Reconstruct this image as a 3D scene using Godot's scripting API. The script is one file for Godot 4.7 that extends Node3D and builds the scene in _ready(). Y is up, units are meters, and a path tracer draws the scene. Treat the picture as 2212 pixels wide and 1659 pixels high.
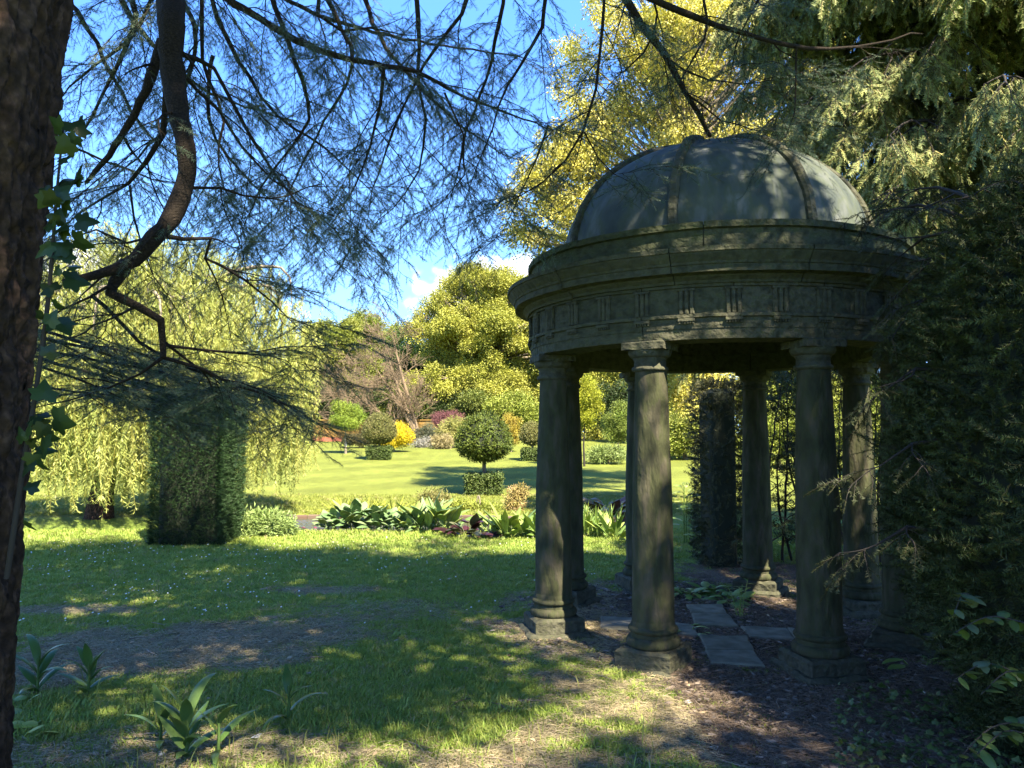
extends Node3D
# A domed garden rotunda in the shade of a conifer, sunlit lawns and trees beyond.

const EYE := 1.6
const TILT := 3.589
const F := 1660.0            # focal length in units of the 2212-unit-wide survey the distances were measured in
const TC := Vector3(1.7176, 0, -6.584)   # centre of the rotunda
const TR := 1.4248
const PH := 166.7
var to_sun := Vector3(0.308, 0.788, 0.533).normalized()
var rng := RandomNumberGenerator.new()
var n1 := FastNoiseLite.new()
var n2 := FastNoiseLite.new()
var used := {}
var M := {}

# ------------------------------------------------------------------ mesh builder
class MB:
	var v := PackedVector3Array()
	var n := PackedVector3Array()
	var c := PackedColorArray()
	var idx := PackedInt32Array()
	func put(p: Vector3, nn: Vector3, col := Color.WHITE) -> int:
		v.append(p); n.append(nn); c.append(col)
		return v.size() - 1
	func face(a: int, b: int, d: int) -> void:
		var cr := (v[b] - v[a]).cross(v[d] - v[a])
		if cr.dot(n[a] + n[b] + n[d]) > 0.0:
			idx.append(a); idx.append(d); idx.append(b)
		else:
			idx.append(a); idx.append(b); idx.append(d)
	func tri(a: Vector3, b: Vector3, d: Vector3, col := Color.WHITE) -> void:
		var nn := (b - a).cross(d - a).normalized()
		face(put(a, nn, col), put(b, nn, col), put(d, nn, col))
	func quad(a: Vector3, b: Vector3, d: Vector3, e: Vector3, out: Vector3, col := Color.WHITE) -> void:
		var nn := (b - a).cross(d - a)
		if nn.length_squared() < 1e-14:
			nn = (d - a).cross(e - a)
		nn = nn.normalized()
		if nn.dot(out) < 0.0:
			nn = -nn
		var i := put(a, nn, col)
		put(b, nn, col); put(d, nn, col); put(e, nn, col)
		face(i, i + 1, i + 2); face(i, i + 2, i + 3)
	func tube(pts: Array, rad: Array, sides: int, col := Color.WHITE) -> void:
		var base := v.size()
		var up := Vector3(0.13, 0.2, 0.97)
		for i in pts.size():
			var t: Vector3 = (pts[mini(i + 1, pts.size() - 1)] - pts[maxi(i - 1, 0)]).normalized()
			var s := t.cross(up)
			if s.length() < 0.05:
				s = t.cross(Vector3(1, 0, 0))
			s = s.normalized()
			var w := s.cross(t).normalized()
			for k in sides:
				var a := TAU * k / sides
				var nn := s * cos(a) + w * sin(a)
				put(pts[i] + nn * rad[i], nn, col)
		for i in pts.size() - 1:
			for k in sides:
				var a := base + i * sides + k
				var b := base + i * sides + (k + 1) % sides
				face(a, b, b + sides); face(a, b + sides, a + sides)
		var e := put(pts[-1], (pts[-1] - pts[-2]).normalized(), col)
		for k in sides:
			face(base + (pts.size() - 1) * sides + k, base + (pts.size() - 1) * sides + (k + 1) % sides, e)
	# closed profile (x = radius, y = height) swept round the y axis from a0 to a1 (radians), with end faces
	func sweep(prof: PackedVector2Array, a0: float, a1: float, segs: int, jit: Callable, col := Color.WHITE) -> void:
		var m := prof.size()
		var area := 0.0
		for i in m:
			area += prof[i].cross(prof[(i + 1) % m])
		for i in m:
			var p: Vector2 = prof[i]
			var q: Vector2 = prof[(i + 1) % m]
			var e := (q - p).normalized()
			var nn := Vector2(e.y, -e.x) * signf(area)
			var base := v.size()
			for k in segs + 1:
				var a := lerpf(a0, a1, float(k) / segs)
				var ca := cos(a)
				var sa := sin(a)
				for w in [p, q]:
					var pt := Vector3(w.x * ca, w.y, w.x * sa)
					put(pt + jit.call(pt), Vector3(nn.x * ca, nn.y, nn.x * sa), col)
			for k in segs:
				var b := base + k * 2
				face(b, b + 1, b + 3); face(b, b + 3, b + 2)
		if absf(a1 - a0) < TAU - 0.001:
			var tr := Geometry2D.triangulate_polygon(prof)
			for end in 2:
				var a := a0 if end == 0 else a1
				var nn := Vector3(sin(a), 0, -cos(a)) * (1.0 if end == 0 else -1.0)
				var base := v.size()
				for p in prof:
					var pt := Vector3(p.x * cos(a), p.y, p.x * sin(a))
					put(pt + jit.call(pt), nn, col)
				for k in range(0, tr.size(), 3):
					face(base + tr[k], base + tr[k + 1], base + tr[k + 2])
	# smooth lathe of an open profile, the whole way round
	func lathe(prof: PackedVector2Array, segs: int, jit: Callable, col := Color.WHITE) -> void:
		var m := prof.size()
		var base := v.size()
		for i in m:
			var e := prof[mini(i + 1, m - 1)] - prof[maxi(i - 1, 0)]
			var nn := Vector2(e.y, -e.x).normalized()
			for k in segs + 1:
				var a := TAU * k / segs
				var pt := Vector3(prof[i].x * cos(a), prof[i].y, prof[i].x * sin(a))
				put(pt + jit.call(pt), Vector3(nn.x * cos(a), nn.y, nn.x * sin(a)), col)
		for i in m - 1:
			for k in segs:
				var a := base + i * (segs + 1) + k
				face(a, a + 1, a + segs + 2); face(a, a + segs + 2, a + segs + 1)
	# a slab over a polygon (seen from above), chamfered top edge
	func prism(poly: Array, y0: float, y1: float, bev: float, jit := 0.0, col := Color.WHITE) -> void:
		var m := poly.size()
		var ctr := Vector2.ZERO
		for p in poly:
			ctr += p / m
		var low := []
		var mid := []
		var top := []
		for p in poly:
			var j := sin(p.x * 57.0 + p.y * 91.0) * jit
			var q: Vector2 = p.move_toward(ctr, bev * 1.4)
			low.append(Vector3(p.x, y0, p.y)); mid.append(Vector3(p.x, y1 - bev + j, p.y)); top.append(Vector3(q.x, y1 + j, q.y))
		for i in m:
			var k := (i + 1) % m
			var mid2: Vector2 = (poly[i] + poly[k]) / 2.0 - ctr
			var o := Vector3(mid2.x, 0, mid2.y)
			quad(low[i], low[k], mid[k], mid[i], o, col)
			quad(mid[i], mid[k], top[k], top[i], o + Vector3(0, 0.3, 0), col)
		var c0 := Vector3(ctr.x, y1, ctr.y)
		for i in m:
			var nn := Vector3.UP
			face(put(c0, nn, col), put(top[i], nn, col), put(top[(i + 1) % m], nn, col))
	func box(ctr: Vector3, size: Vector3, bas := Basis.IDENTITY, col := Color.WHITE) -> void:
		var h := size / 2.0
		for ax in 3:
			for s in [-1.0, 1.0]:
				var o := Vector3.ZERO
				o[ax] = s
				var u := Vector3.ZERO
				u[(ax + 1) % 3] = h[(ax + 1) % 3]
				var w := Vector3.ZERO
				w[(ax + 2) % 3] = h[(ax + 2) % 3]
				var f: Vector3 = o * h[ax]
				quad(ctr + bas * (f - u - w), ctr + bas * (f + u - w), ctr + bas * (f + u + w), ctr + bas * (f - u + w), bas * o, col)
	func mesh() -> ArrayMesh:
		var a := []
		a.resize(Mesh.ARRAY_MAX)
		a[Mesh.ARRAY_VERTEX] = v; a[Mesh.ARRAY_NORMAL] = n; a[Mesh.ARRAY_COLOR] = c; a[Mesh.ARRAY_INDEX] = idx
		var am := ArrayMesh.new()
		am.add_surface_from_arrays(Mesh.PRIMITIVE_TRIANGLES, a)
		return am

# ------------------------------------------------------------------ nodes
func numbered(s: String, under: Node) -> String:
	var key := str(under.get_instance_id()) + s
	var k: int = used.get(key, 0)
	used[key] = k + 1
	return s if k == 0 else "%s_%03d" % [s, k]

func thing(called: String, label: String, category: String, at_ := Vector3.ZERO, group := "") -> Node3D:
	var o := Node3D.new()
	o.name = numbered(called, self)
	add_child(o, true)
	o.position = at_
	o.set_meta("label", label)
	o.set_meta("category", category)
	if group:
		o.set_meta("group", group)
	return o

func part(called: String, mesh: Mesh, mat: Material, under: Node, kind := "") -> MeshInstance3D:
	var o := MeshInstance3D.new()
	o.name = numbered(called, under)
	o.mesh = mesh
	o.material_override = mat
	under.add_child(o, true)
	if kind:
		o.set_meta("kind", kind)
	return o

func many(called: String, mesh: Mesh, mat: Material, xf: Array, cols: Array, under: Node) -> MultiMeshInstance3D:
	var mm := MultiMesh.new()
	mm.transform_format = MultiMesh.TRANSFORM_3D
	mm.use_colors = true
	mm.mesh = mesh
	mm.instance_count = xf.size()
	for i in xf.size():
		mm.set_instance_transform(i, xf[i])
		mm.set_instance_color(i, cols[i])
	var o := MultiMeshInstance3D.new()
	o.name = numbered(called, under)
	o.multimesh = mm
	o.material_override = mat
	o.set_meta("kind", "stuff")
	under.add_child(o, true)
	return o

# ------------------------------------------------------------------ measuring
# a point seen at survey position (px, py), a distance d ahead
func at(px: float, py: float, d: float) -> Vector3:
	var r := Vector3((px - 1106.0) / F, -(py - 829.5) / F, -1.0).rotated(Vector3.RIGHT, deg_to_rad(TILT))
	return Vector3(0, EYE, 0) + r * (d / -r.z)

func foot(px: float, py: float, h := 0.0) -> Vector3:
	var r := Vector3((px - 1106.0) / F, -(py - 829.5) / F, -1.0).rotated(Vector3.RIGHT, deg_to_rad(TILT))
	return Vector3(0, EYE, 0) + r * ((h - EYE) / r.y)

func in_pond(x: float, z: float) -> float:
	var a := (x + 2.6) / 3.0
	var b := (z + 13.75) / 1.15
	return pow(pow(absf(a), 2.6) + pow(absf(b), 2.6), 1.0 / 2.6)

func gy(x: float, z: float) -> float:
	var d := -z
	var h := 0.047 * (sqrt(pow(d - 18.5, 2) + 4.0) + d - 18.5) * 0.5 if d < 60.0 else 1.95
	h = minf(h, 1.15) + 0.012 * n1.get_noise_2d(x * 60, z * 60)
	var q := in_pond(x, z)
	if q < 1.12:
		h -= 0.45 * smoothstep(1.12, 0.9, q)
	return h

# how much grass grows at a place, 0 bare earth to 1 turf
func grassiness(x: float, z: float) -> float:
	var w := n2.get_noise_2d(x * 90, z * 90) * 0.35 + n2.get_noise_2d(x * 300 + 50, z * 300) * 0.3
	var g := 1.0
	var e := [[-2.75, -5.75, 1.25, 0.75, 0.95], [-1.75, -6.2, 0.9, 0.55, 0.8], [-3.9, -7.0, 0.8, 0.2, 0.8], [-2.0, -7.9, 0.7, 0.22, 0.8], [-3.2, -5.3, 0.8, 0.4, 0.7], [-1.2, -7.0, 1.2, 0.5, 0.35], [-1.9, -10.2, 1.2, 0.25, 0.3],
		[1.72, -6.6, 1.85, 1.75, 1.3], [1.9, -4.5, 1.7, 1.1, 1.2], [3.4, -3.8, 1.9, 2.2, 1.25], [0.1, -3.8, 0.6, 0.18, 0.7], [-1.5, -3.95, 1.3, 0.3, 0.5], [0.95, -4.0, 0.5, 0.2, 0.8], [0.3, -4.15, 0.3, 0.12, 0.6], [2.9, -8.9, 1.4, 0.9, 1.2]]
	for k in e:
		var q := sqrt(pow((x - k[0]) / k[2], 2) + pow((z - k[1]) / k[3], 2))
		g -= k[4] * smoothstep(1.2, 0.45, q + w * 1.0)
	return clampf(g + w * 0.18 * (1.0 if z > -11.0 else 0.3), 0.0, 1.0)

func rot_to(dir: Vector3, roll: float) -> Basis:   # a basis whose y axis runs along dir
	var y := dir.normalized()
	var x := y.cross(Vector3(0.31, 0.17, 0.93))
	if x.length() < 0.05:
		x = y.cross(Vector3.UP)
	x = x.normalized()
	return Basis(x, y, x.cross(y)) * Basis(Vector3.UP, roll)

func rr(a: float, b: float) -> float:
	return rng.randf_range(a, b)

func rdir() -> Vector3:
	var z := rr(-1, 1)
	var a := rr(0, TAU)
	var s := sqrt(1.0 - z * z)
	return Vector3(s * cos(a), z, s * sin(a))

func mixc(a: Color, b: Color, t: float) -> Color:
	return a.lerp(b, t)

func lin(r: float, g: float, b: float) -> Color:
	return Color(r, g, b).linear_to_srgb()

# ------------------------------------------------------------------ materials
func noise_tex(freq: float, oct: int, ramp: Gradient, seed_: int, size := 512, type := FastNoiseLite.TYPE_SIMPLEX_SMOOTH, normal := false) -> NoiseTexture2D:
	var f := FastNoiseLite.new()
	f.noise_type = type
	f.seed = seed_
	f.frequency = freq
	f.fractal_octaves = oct
	var t := NoiseTexture2D.new()
	t.width = size
	t.height = size
	t.seamless = true
	t.noise = f
	t.color_ramp = ramp
	t.as_normal_map = normal
	return t

func ramp(stops: Array) -> Gradient:
	var g := Gradient.new()
	var o := PackedFloat32Array()
	var c := PackedColorArray()
	for s in stops:
		o.append(s[0]); c.append(s[1])
	g.offsets = o
	g.colors = c
	return g

func foliage(called: String, tint: Color, back := 0.5, rough := 0.55) -> StandardMaterial3D:
	var m := StandardMaterial3D.new()
	m.resource_name = called
	m.albedo_color = tint.linear_to_srgb()
	m.vertex_color_use_as_albedo = true
	m.roughness = rough
	m.metallic_specular = 0.35
	m.cull_mode = BaseMaterial3D.CULL_DISABLED
	if back > 0.0:
		m.backlight_enabled = true
		m.backlight = Color(back, back * 0.98, back * 0.6)
	return m

func plainmat(called: String, c: Color, rough := 0.9) -> StandardMaterial3D:
	var m := StandardMaterial3D.new()
	m.resource_name = called
	m.albedo_color = c.linear_to_srgb()
	m.vertex_color_use_as_albedo = true
	m.roughness = rough
	return m

func tri_noise(called: String, tex: Texture2D, scale: float, bump: Texture2D, bump_cm: float, rough := 0.9) -> StandardMaterial3D:
	var m := StandardMaterial3D.new()
	m.resource_name = called
	m.albedo_texture = tex
	m.vertex_color_use_as_albedo = true
	m.uv1_triplanar = true
	m.uv1_world_triplanar = true
	m.uv1_scale = Vector3.ONE * scale
	m.roughness = rough
	m.metallic_specular = 0.3
	if bump:
		m.heightmap_enabled = true
		m.heightmap_texture = bump
		m.heightmap_scale = bump_cm
	return m

func materials() -> void:
	var b := noise_tex(0.02, 5, null, 3)
	var stone := noise_tex(0.009, 6, ramp([[0, Color(0.19, 0.195, 0.17)], [0.3, Color(0.255, 0.26, 0.21)], [0.45, Color(0.29, 0.29, 0.245)], [0.6, Color(0.32, 0.32, 0.275)], [0.75, Color(0.285, 0.3, 0.22)], [1, Color(0.39, 0.38, 0.335)]]), 11, 1024)
	M.stone = tri_noise("mossy sandstone", stone, 1.3, b, 1.8, 0.92)
	var shaft := noise_tex(0.008, 6, ramp([[0, Color(0.18, 0.185, 0.15)], [0.35, Color(0.235, 0.245, 0.18)], [0.5, Color(0.26, 0.275, 0.19)], [0.62, Color(0.285, 0.28, 0.23)], [0.8, Color(0.315, 0.3, 0.255)], [1, Color(0.37, 0.355, 0.31)]]), 17, 1024)
	M.shaft = tri_noise("rough sandstone", shaft, 0.7, b, 1.5, 0.95)
	M.shaft.uv1_scale = Vector3(1.3, 0.4, 1.3)
	var dome := noise_tex(0.006, 5, ramp([[0, Color(0.2, 0.23, 0.23)], [0.4, Color(0.28, 0.31, 0.3)], [0.55, Color(0.3, 0.33, 0.27)], [0.7, Color(0.36, 0.38, 0.37)], [1, Color(0.46, 0.47, 0.48)]]), 23, 1024)
	M.dome = tri_noise("weathered dome render", dome, 0.4, b, 0.5, 0.85)
	M.dome.uv1_scale = Vector3(0.8, 0.35, 0.8)
	var slab := noise_tex(0.012, 5, ramp([[0, Color(0.36, 0.36, 0.31)], [0.5, Color(0.47, 0.465, 0.41)], [1, Color(0.56, 0.545, 0.49)]]), 29)
	M.slab = tri_noise("paving stone", slab, 0.9, b, 0.4, 0.9)
	var gr := noise_tex(0.06, 5, ramp([[0.0, Color(0.42, 0.42, 0.42)], [0.45, Color(0.8, 0.8, 0.78)], [0.6, Color(0.95, 0.95, 0.93)], [1.0, Color(1, 1, 1)]]), 31, 1024)
	M.ground = tri_noise("turf and earth", gr, 0.8, noise_tex(0.09, 4, null, 5), 2.0, 1.0)
	var bark := noise_tex(0.02, 5, ramp([[0.0, Color(0.1, 0.08, 0.07)], [0.45, Color(0.22, 0.175, 0.15)], [0.7, Color(0.32, 0.255, 0.22)], [1.0, Color(0.44, 0.36, 0.32)]]), 37)
	M.bark = tri_noise("fissured bark", bark, 2.2, noise_tex(0.03, 5, null, 6), 0.8, 0.95)
	M.bark.uv1_scale = Vector3(2.6, 1.5, 2.6)
	var lb := noise_tex(0.03, 5, ramp([[0.0, Color(0.08, 0.07, 0.06)], [0.5, Color(0.15, 0.13, 0.115)], [1.0, Color(0.26, 0.23, 0.2)]]), 39)
	M.limb = tri_noise("dark limb bark", lb, 5.0, noise_tex(0.04, 5, null, 7), 0.6, 0.95)
	M.twig = plainmat("twig bark", Color(0.026, 0.021, 0.019))
	M.palebark = plainmat("pale bark", Color(0.2, 0.17, 0.13))
	M.tanbark = plainmat("bare tan twigs", Color(0.17, 0.125, 0.08))
	M.leaf = foliage("thin leaves", Color.WHITE, 0.7, 0.5)
	M.needle = foliage("conifer needles", Color.WHITE, 0.25, 0.55)
	M.spray = foliage("overhead conifer needles", Color.WHITE, 0.45, 0.5)
	M.gloss = foliage("glossy leaves", Color.WHITE, 0.5, 0.32)
	M.grass = foliage("grass blades", Color.WHITE, 0.6, 0.5)
	M.dry = plainmat("dry straw", Color.WHITE, 0.85)
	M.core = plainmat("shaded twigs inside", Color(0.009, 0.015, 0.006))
	var wl := noise_tex(0.02, 5, ramp([[0.0, Color(0.42, 0.33, 0.18)], [0.5, Color(0.5, 0.4, 0.23)], [1.0, Color(0.56, 0.46, 0.28)]]), 41)
	M.wall = tri_noise("ochre garden wall", wl, 0.4, b, 0.5, 0.95)
	M.brick = plainmat("red brick", Color(0.3, 0.1, 0.06))
	M.oldbrick = plainmat("old brown brick", Color(0.12, 0.085, 0.065))
	M.white = plainmat("white petals", Color(0.75, 0.75, 0.72))
	var wm := StandardMaterial3D.new()
	wm.resource_name = "pond water"
	wm.albedo_color = lin(0.06, 0.075, 0.05)
	wm.roughness = 0.08
	wm.heightmap_enabled = true
	wm.heightmap_texture = noise_tex(0.03, 3, null, 8)
	wm.heightmap_scale = 0.6
	wm.uv1_triplanar = true
	wm.uv1_world_triplanar = true
	wm.uv1_scale = Vector3.ONE * 0.6
	M.water = wm

# ------------------------------------------------------------------ leaf shapes
# one curved blade growing along +y then bending towards +z
func blade(length: float, width: float, bend: float, fold: float, segs := 5, tip := 1.6, shoulder := 0.5) -> ArrayMesh:
	var m := MB.new()
	blade_into(m, Transform3D.IDENTITY, length, width, bend, fold, segs, Color.WHITE, tip, shoulder)
	return m.mesh()

func blade_into(m: MB, t: Transform3D, length: float, width: float, bend: float, fold: float, segs: int, col: Color, tip := 1.6, shoulder := 0.5) -> void:
	var p := Vector3.ZERO
	var a := 0.0
	var rows := []
	for i in segs + 1:
		var u := float(i) / segs
		var w := width * 0.5 * pow(sin(PI * pow(clampf(u * 0.97 + 0.03, 0, 1), shoulder * 1.36)), 1.0 / tip * 1.3) if i < segs else 0.0
		rows.append([p, a, w])
		a = bend * (u + 0.5 / segs)
		p += Vector3(0, cos(a), sin(a)) * length / segs
	var base := m.v.size()
	for r in rows:
		var nn := Vector3(0, sin(r[1]), -cos(r[1])) * -1.0
		var lift: Vector3 = nn * fold * r[2]
		for s in [-1.0, 0.0, 1.0]:
			var q: Vector3 = r[0] + Vector3(s * r[2], 0, 0) + lift * absf(s)
			m.put(t * q, (t.basis * (nn + Vector3(-s * fold, 0, 0))).normalized(), col)
	for i in segs:
		for s in 2:
			var a0 := base + i * 3 + s
			m.face(a0, a0 + 1, a0 + 4)
			m.face(a0, a0 + 4, a0 + 3)

# a round clump of small leaves
func clump(count: int, radius: float, size: float, seed_: int, flat := 0.75, slim := 0.6) -> ArrayMesh:
	var g := RandomNumberGenerator.new()
	g.seed = seed_
	var m := MB.new()
	for i in count:
		var d := Vector3(g.randf_range(-1, 1), g.randf_range(-1, 1) * flat, g.randf_range(-1, 1))
		if d.length() > 1.0:
			d = d.normalized() * g.randf_range(0.6, 1.0)
		var p := d * radius
		var dir := (d + Vector3(g.randf_range(-1, 1), g.randf_range(-1, 0.6), g.randf_range(-1, 1)) * 0.9).normalized()
		var side := dir.cross(Vector3(g.randf_range(-1, 1), g.randf_range(0.2, 1.4), g.randf_range(-1, 1))).normalized()
		var l := size * g.randf_range(0.7, 1.3)
		var w := l * slim * 0.5
		var k := g.randf_range(0.75, 1.2)
		var col := Color(k, k, k)
		var dn := side.cross(dir) * l * 0.15
		m.tri(p, p + dir * l * 0.55 + side * w - dn, p + dir * l, col)
		m.tri(p, p + dir * l, p + dir * l * 0.55 - side * w - dn, col)
	return m.mesh()

# a needled shoot along +y
func shoot(length: float, rows: int, nl: float, nw: float, seed_: int, stem := true, up := 0.55, flat := 0.5) -> ArrayMesh:
	var g := RandomNumberGenerator.new()
	g.seed = seed_
	var m := MB.new()
	if stem:
		m.tube([Vector3.ZERO, Vector3(0, length * 0.5, 0.01 * length), Vector3(0, length * 0.9, 0)], [nw * 0.8, nw * 0.6, nw * 0.3], 3, Color(0.6, 0.45, 0.4))
	for i in rows:
		var y := length * (i + 0.5) / rows
		for s in 2:
			var a := (0.0 if s == 0 else PI) + g.randf_range(-1.2, 1.2) * (1.0 - flat) + g.randf_range(-0.3, 0.3)
			var out := Vector3(cos(a), 0, sin(a))
			var dir := (out + Vector3(0, up + g.randf_range(-0.25, 0.25), 0)).normalized()
			var side := dir.cross(Vector3(-sin(a), g.randf_range(-0.6, 0.6), cos(a))).normalized()
			var l := nl * g.randf_range(0.7, 1.15) * (1.0 - 0.4 * pow(float(i) / rows, 3.0))
			var p := Vector3(0, y + g.randf_range(-0.5, 0.5) * length / rows, 0)
			var k := g.randf_range(0.8, 1.2)
			m.tri(p - side * nw * 0.5, p + dir * l, p + side * nw * 0.5, Color(k, k, k))
	return m.mesh()

# ------------------------------------------------------------------ growing branches
func smooth_line(pts: Array, rad: Array, step: float) -> Array:
	var op := []
	var orad := []
	for i in pts.size() - 1:
		var p0: Vector3 = pts[maxi(i - 1, 0)]
		var p1: Vector3 = pts[i]
		var p2: Vector3 = pts[i + 1]
		var p3: Vector3 = pts[mini(i + 2, pts.size() - 1)]
		var k := maxi(1, int(p1.distance_to(p2) / step))
		for j in k:
			var u := float(j) / k
			op.append(p1.cubic_interpolate(p2, p0, p3, u))
			orad.append(lerpf(rad[i], rad[i + 1], u))
	op.append(pts[-1]); orad.append(rad[-1])
	return [op, orad]

# a bough bears side branches, those bear twigs, and twigs bear needled shoots
func bough(m: MB, pts: Array, rad: Array, o: Dictionary, sh: Array, sides := 6) -> void:
	var s := smooth_line(pts, rad, 0.12 if sides < 10 else 0.05)
	var p: Array = s[0]
	var r: Array = s[1]
	for i in range(1, p.size()):
		p[i] += Vector3(rr(-1, 1), rr(-1, 1), rr(-1, 1)) * (0.012 if sides < 10 else 0.004)
		r[i] *= rr(0.88, 1.1)
	m.tube(p, r, sides)
	var run := 0.0
	var nxt: float = o.get("bare", 0.25)
	var side := 1.0
	for i in range(1, p.size()):
		run += p[i].distance_to(p[i - 1])
		if run < nxt:
			continue
		nxt = run + o.gap * rr(0.6, 1.4)
		side = -side
		var t: Vector3 = (p[i] - p[i - 1]).normalized()
		var frac := float(i) / p.size()
		branch(m, p[i], t, side, minf(r[i] * 0.6, o.get("bt", 0.012)), o.len * rr(0.55, 1.25) * (1.15 - 0.6 * frac), o, sh)
	if o.get("tip", true):
		branch(m, p[-1], (p[-1] - p[-2]).normalized(), 0.0, r[-1], o.len * 0.6, o, sh)

func branch(m: MB, p0: Vector3, t: Vector3, side: float, r0: float, length: float, o: Dictionary, sh: Array) -> void:
	var flat_t := Vector3(t.x, t.y * 0.5, t.z).normalized()
	var across := flat_t.cross(Vector3.UP).normalized() * side
	var ang := rr(0.7, 1.2) if side != 0.0 else 0.0
	var dir := (flat_t * cos(ang) + across * sin(ang) + Vector3(0, rr(-0.25, 0.2) - o.droop * 0.25, 0)).normalized()
	var k := maxi(4, int(length / 0.11))
	var pts := [p0]
	var rad := [r0]
	var curl := rr(-1.1, 1.1)
	for i in k:
		dir = (dir + Vector3(rr(-1, 1), rr(-1, 0.8), rr(-1, 1)) * 0.21 + Vector3(0, -o.droop * 0.16 * length, 0) + flat_t * 0.06).normalized()
		dir = dir.rotated(Vector3.UP, curl / k)
		pts.append(pts[-1] + dir * length / k)
		rad.append(lerpf(r0, 0.0016, float(i + 1) / k))
	m.tube(pts, rad, 4)
	var sd := 1.0
	var total := length
	var nxt: float = o.tgap
	var run := 0.0
	for i in range(1, pts.size()):
		var seg: float = length / k
		while nxt < run + seg:
			var q: Vector3 = pts[i - 1].lerp(pts[i], (nxt - run) / seg)
			sd = -sd
			twig(m, q, (pts[i] - pts[i - 1]).normalized(), sd, o.tlen * rr(0.5, 1.3) * (1.2 - 0.75 * nxt / total), o, sh)
			nxt += o.tgap * rr(0.6, 1.4)
		run += seg
	twig(m, pts[-1], (pts[-1] - pts[-2]).normalized(), 0.0, o.tlen * 0.7, o, sh)

func twig(m: MB, p0: Vector3, t: Vector3, side: float, length: float, o: Dictionary, sh: Array) -> void:
	var across := t.cross(Vector3.UP).normalized() * side
	var ang := rr(0.6, 1.15) if side != 0.0 else 0.0
	var dir := (t * cos(ang) + across * sin(ang) + Vector3(rr(-0.2, 0.2), rr(-0.3, 0.15) - o.droop * 0.3, rr(-0.2, 0.2))).normalized()
	var k := 3
	var pts := [p0]
	for i in k:
		dir = (dir + Vector3(rr(-1, 1), rr(-1, 1) - o.droop * 0.8, rr(-1, 1)) * 0.24).normalized()
		pts.append(pts[-1] + dir * length / k)
	var tr: float = o.get("tr", 0.0028)
	m.tube(pts, [tr, tr * 0.8, tr * 0.6, tr * 0.35], 3)
	var sg: float = o.sgap
	var run: float = sg * rr(0.2, 0.9)
	var s := 1.0
	while run < length:
		var u := run / length * k
		var i := mini(int(u), k - 1)
		var q: Vector3 = pts[i].lerp(pts[i + 1], u - i)
		var tt: Vector3 = (pts[i + 1] - pts[i]).normalized()
		s = -s
		var ac := tt.cross(Vector3(rr(-0.4, 0.4), 1, rr(-0.4, 0.4))).normalized() * s
		var d := (tt * rr(0.5, 1.0) + ac * rr(0.4, 0.9) + Vector3(0, -o.droop * rr(0.0, 0.6), 0)).normalized()
		sh.append(Transform3D(rot_to(d, rr(0, TAU)).scaled_local(Vector3.ONE * rr(0.7, 1.25)), q))
		run += sg * rr(0.7, 1.3)
	sh.append(Transform3D(rot_to(dir, rr(0, TAU)), pts[-1]))

func tints(k: int, a: Color, b: Color) -> Array:
	var r := []
	for i in k:
		var c := a.lerp(b, rng.randf())
		var g := rr(0.8, 1.2)
		r.append(Color(c.r * g, c.g * g, c.b * g))
	return r

func split_many(called: String, meshes: Array, mat: Material, xf: Array, a: Color, b: Color, under: Node) -> void:
	var lots := []
	for k in meshes.size():
		lots.append([])
	for t in xf:
		lots[rng.randi() % meshes.size()].append(t)
	for k in meshes.size():
		if lots[k].size():
			many(called, meshes[k], mat, lots[k], tints(lots[k].size(), a, b), under)

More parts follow.
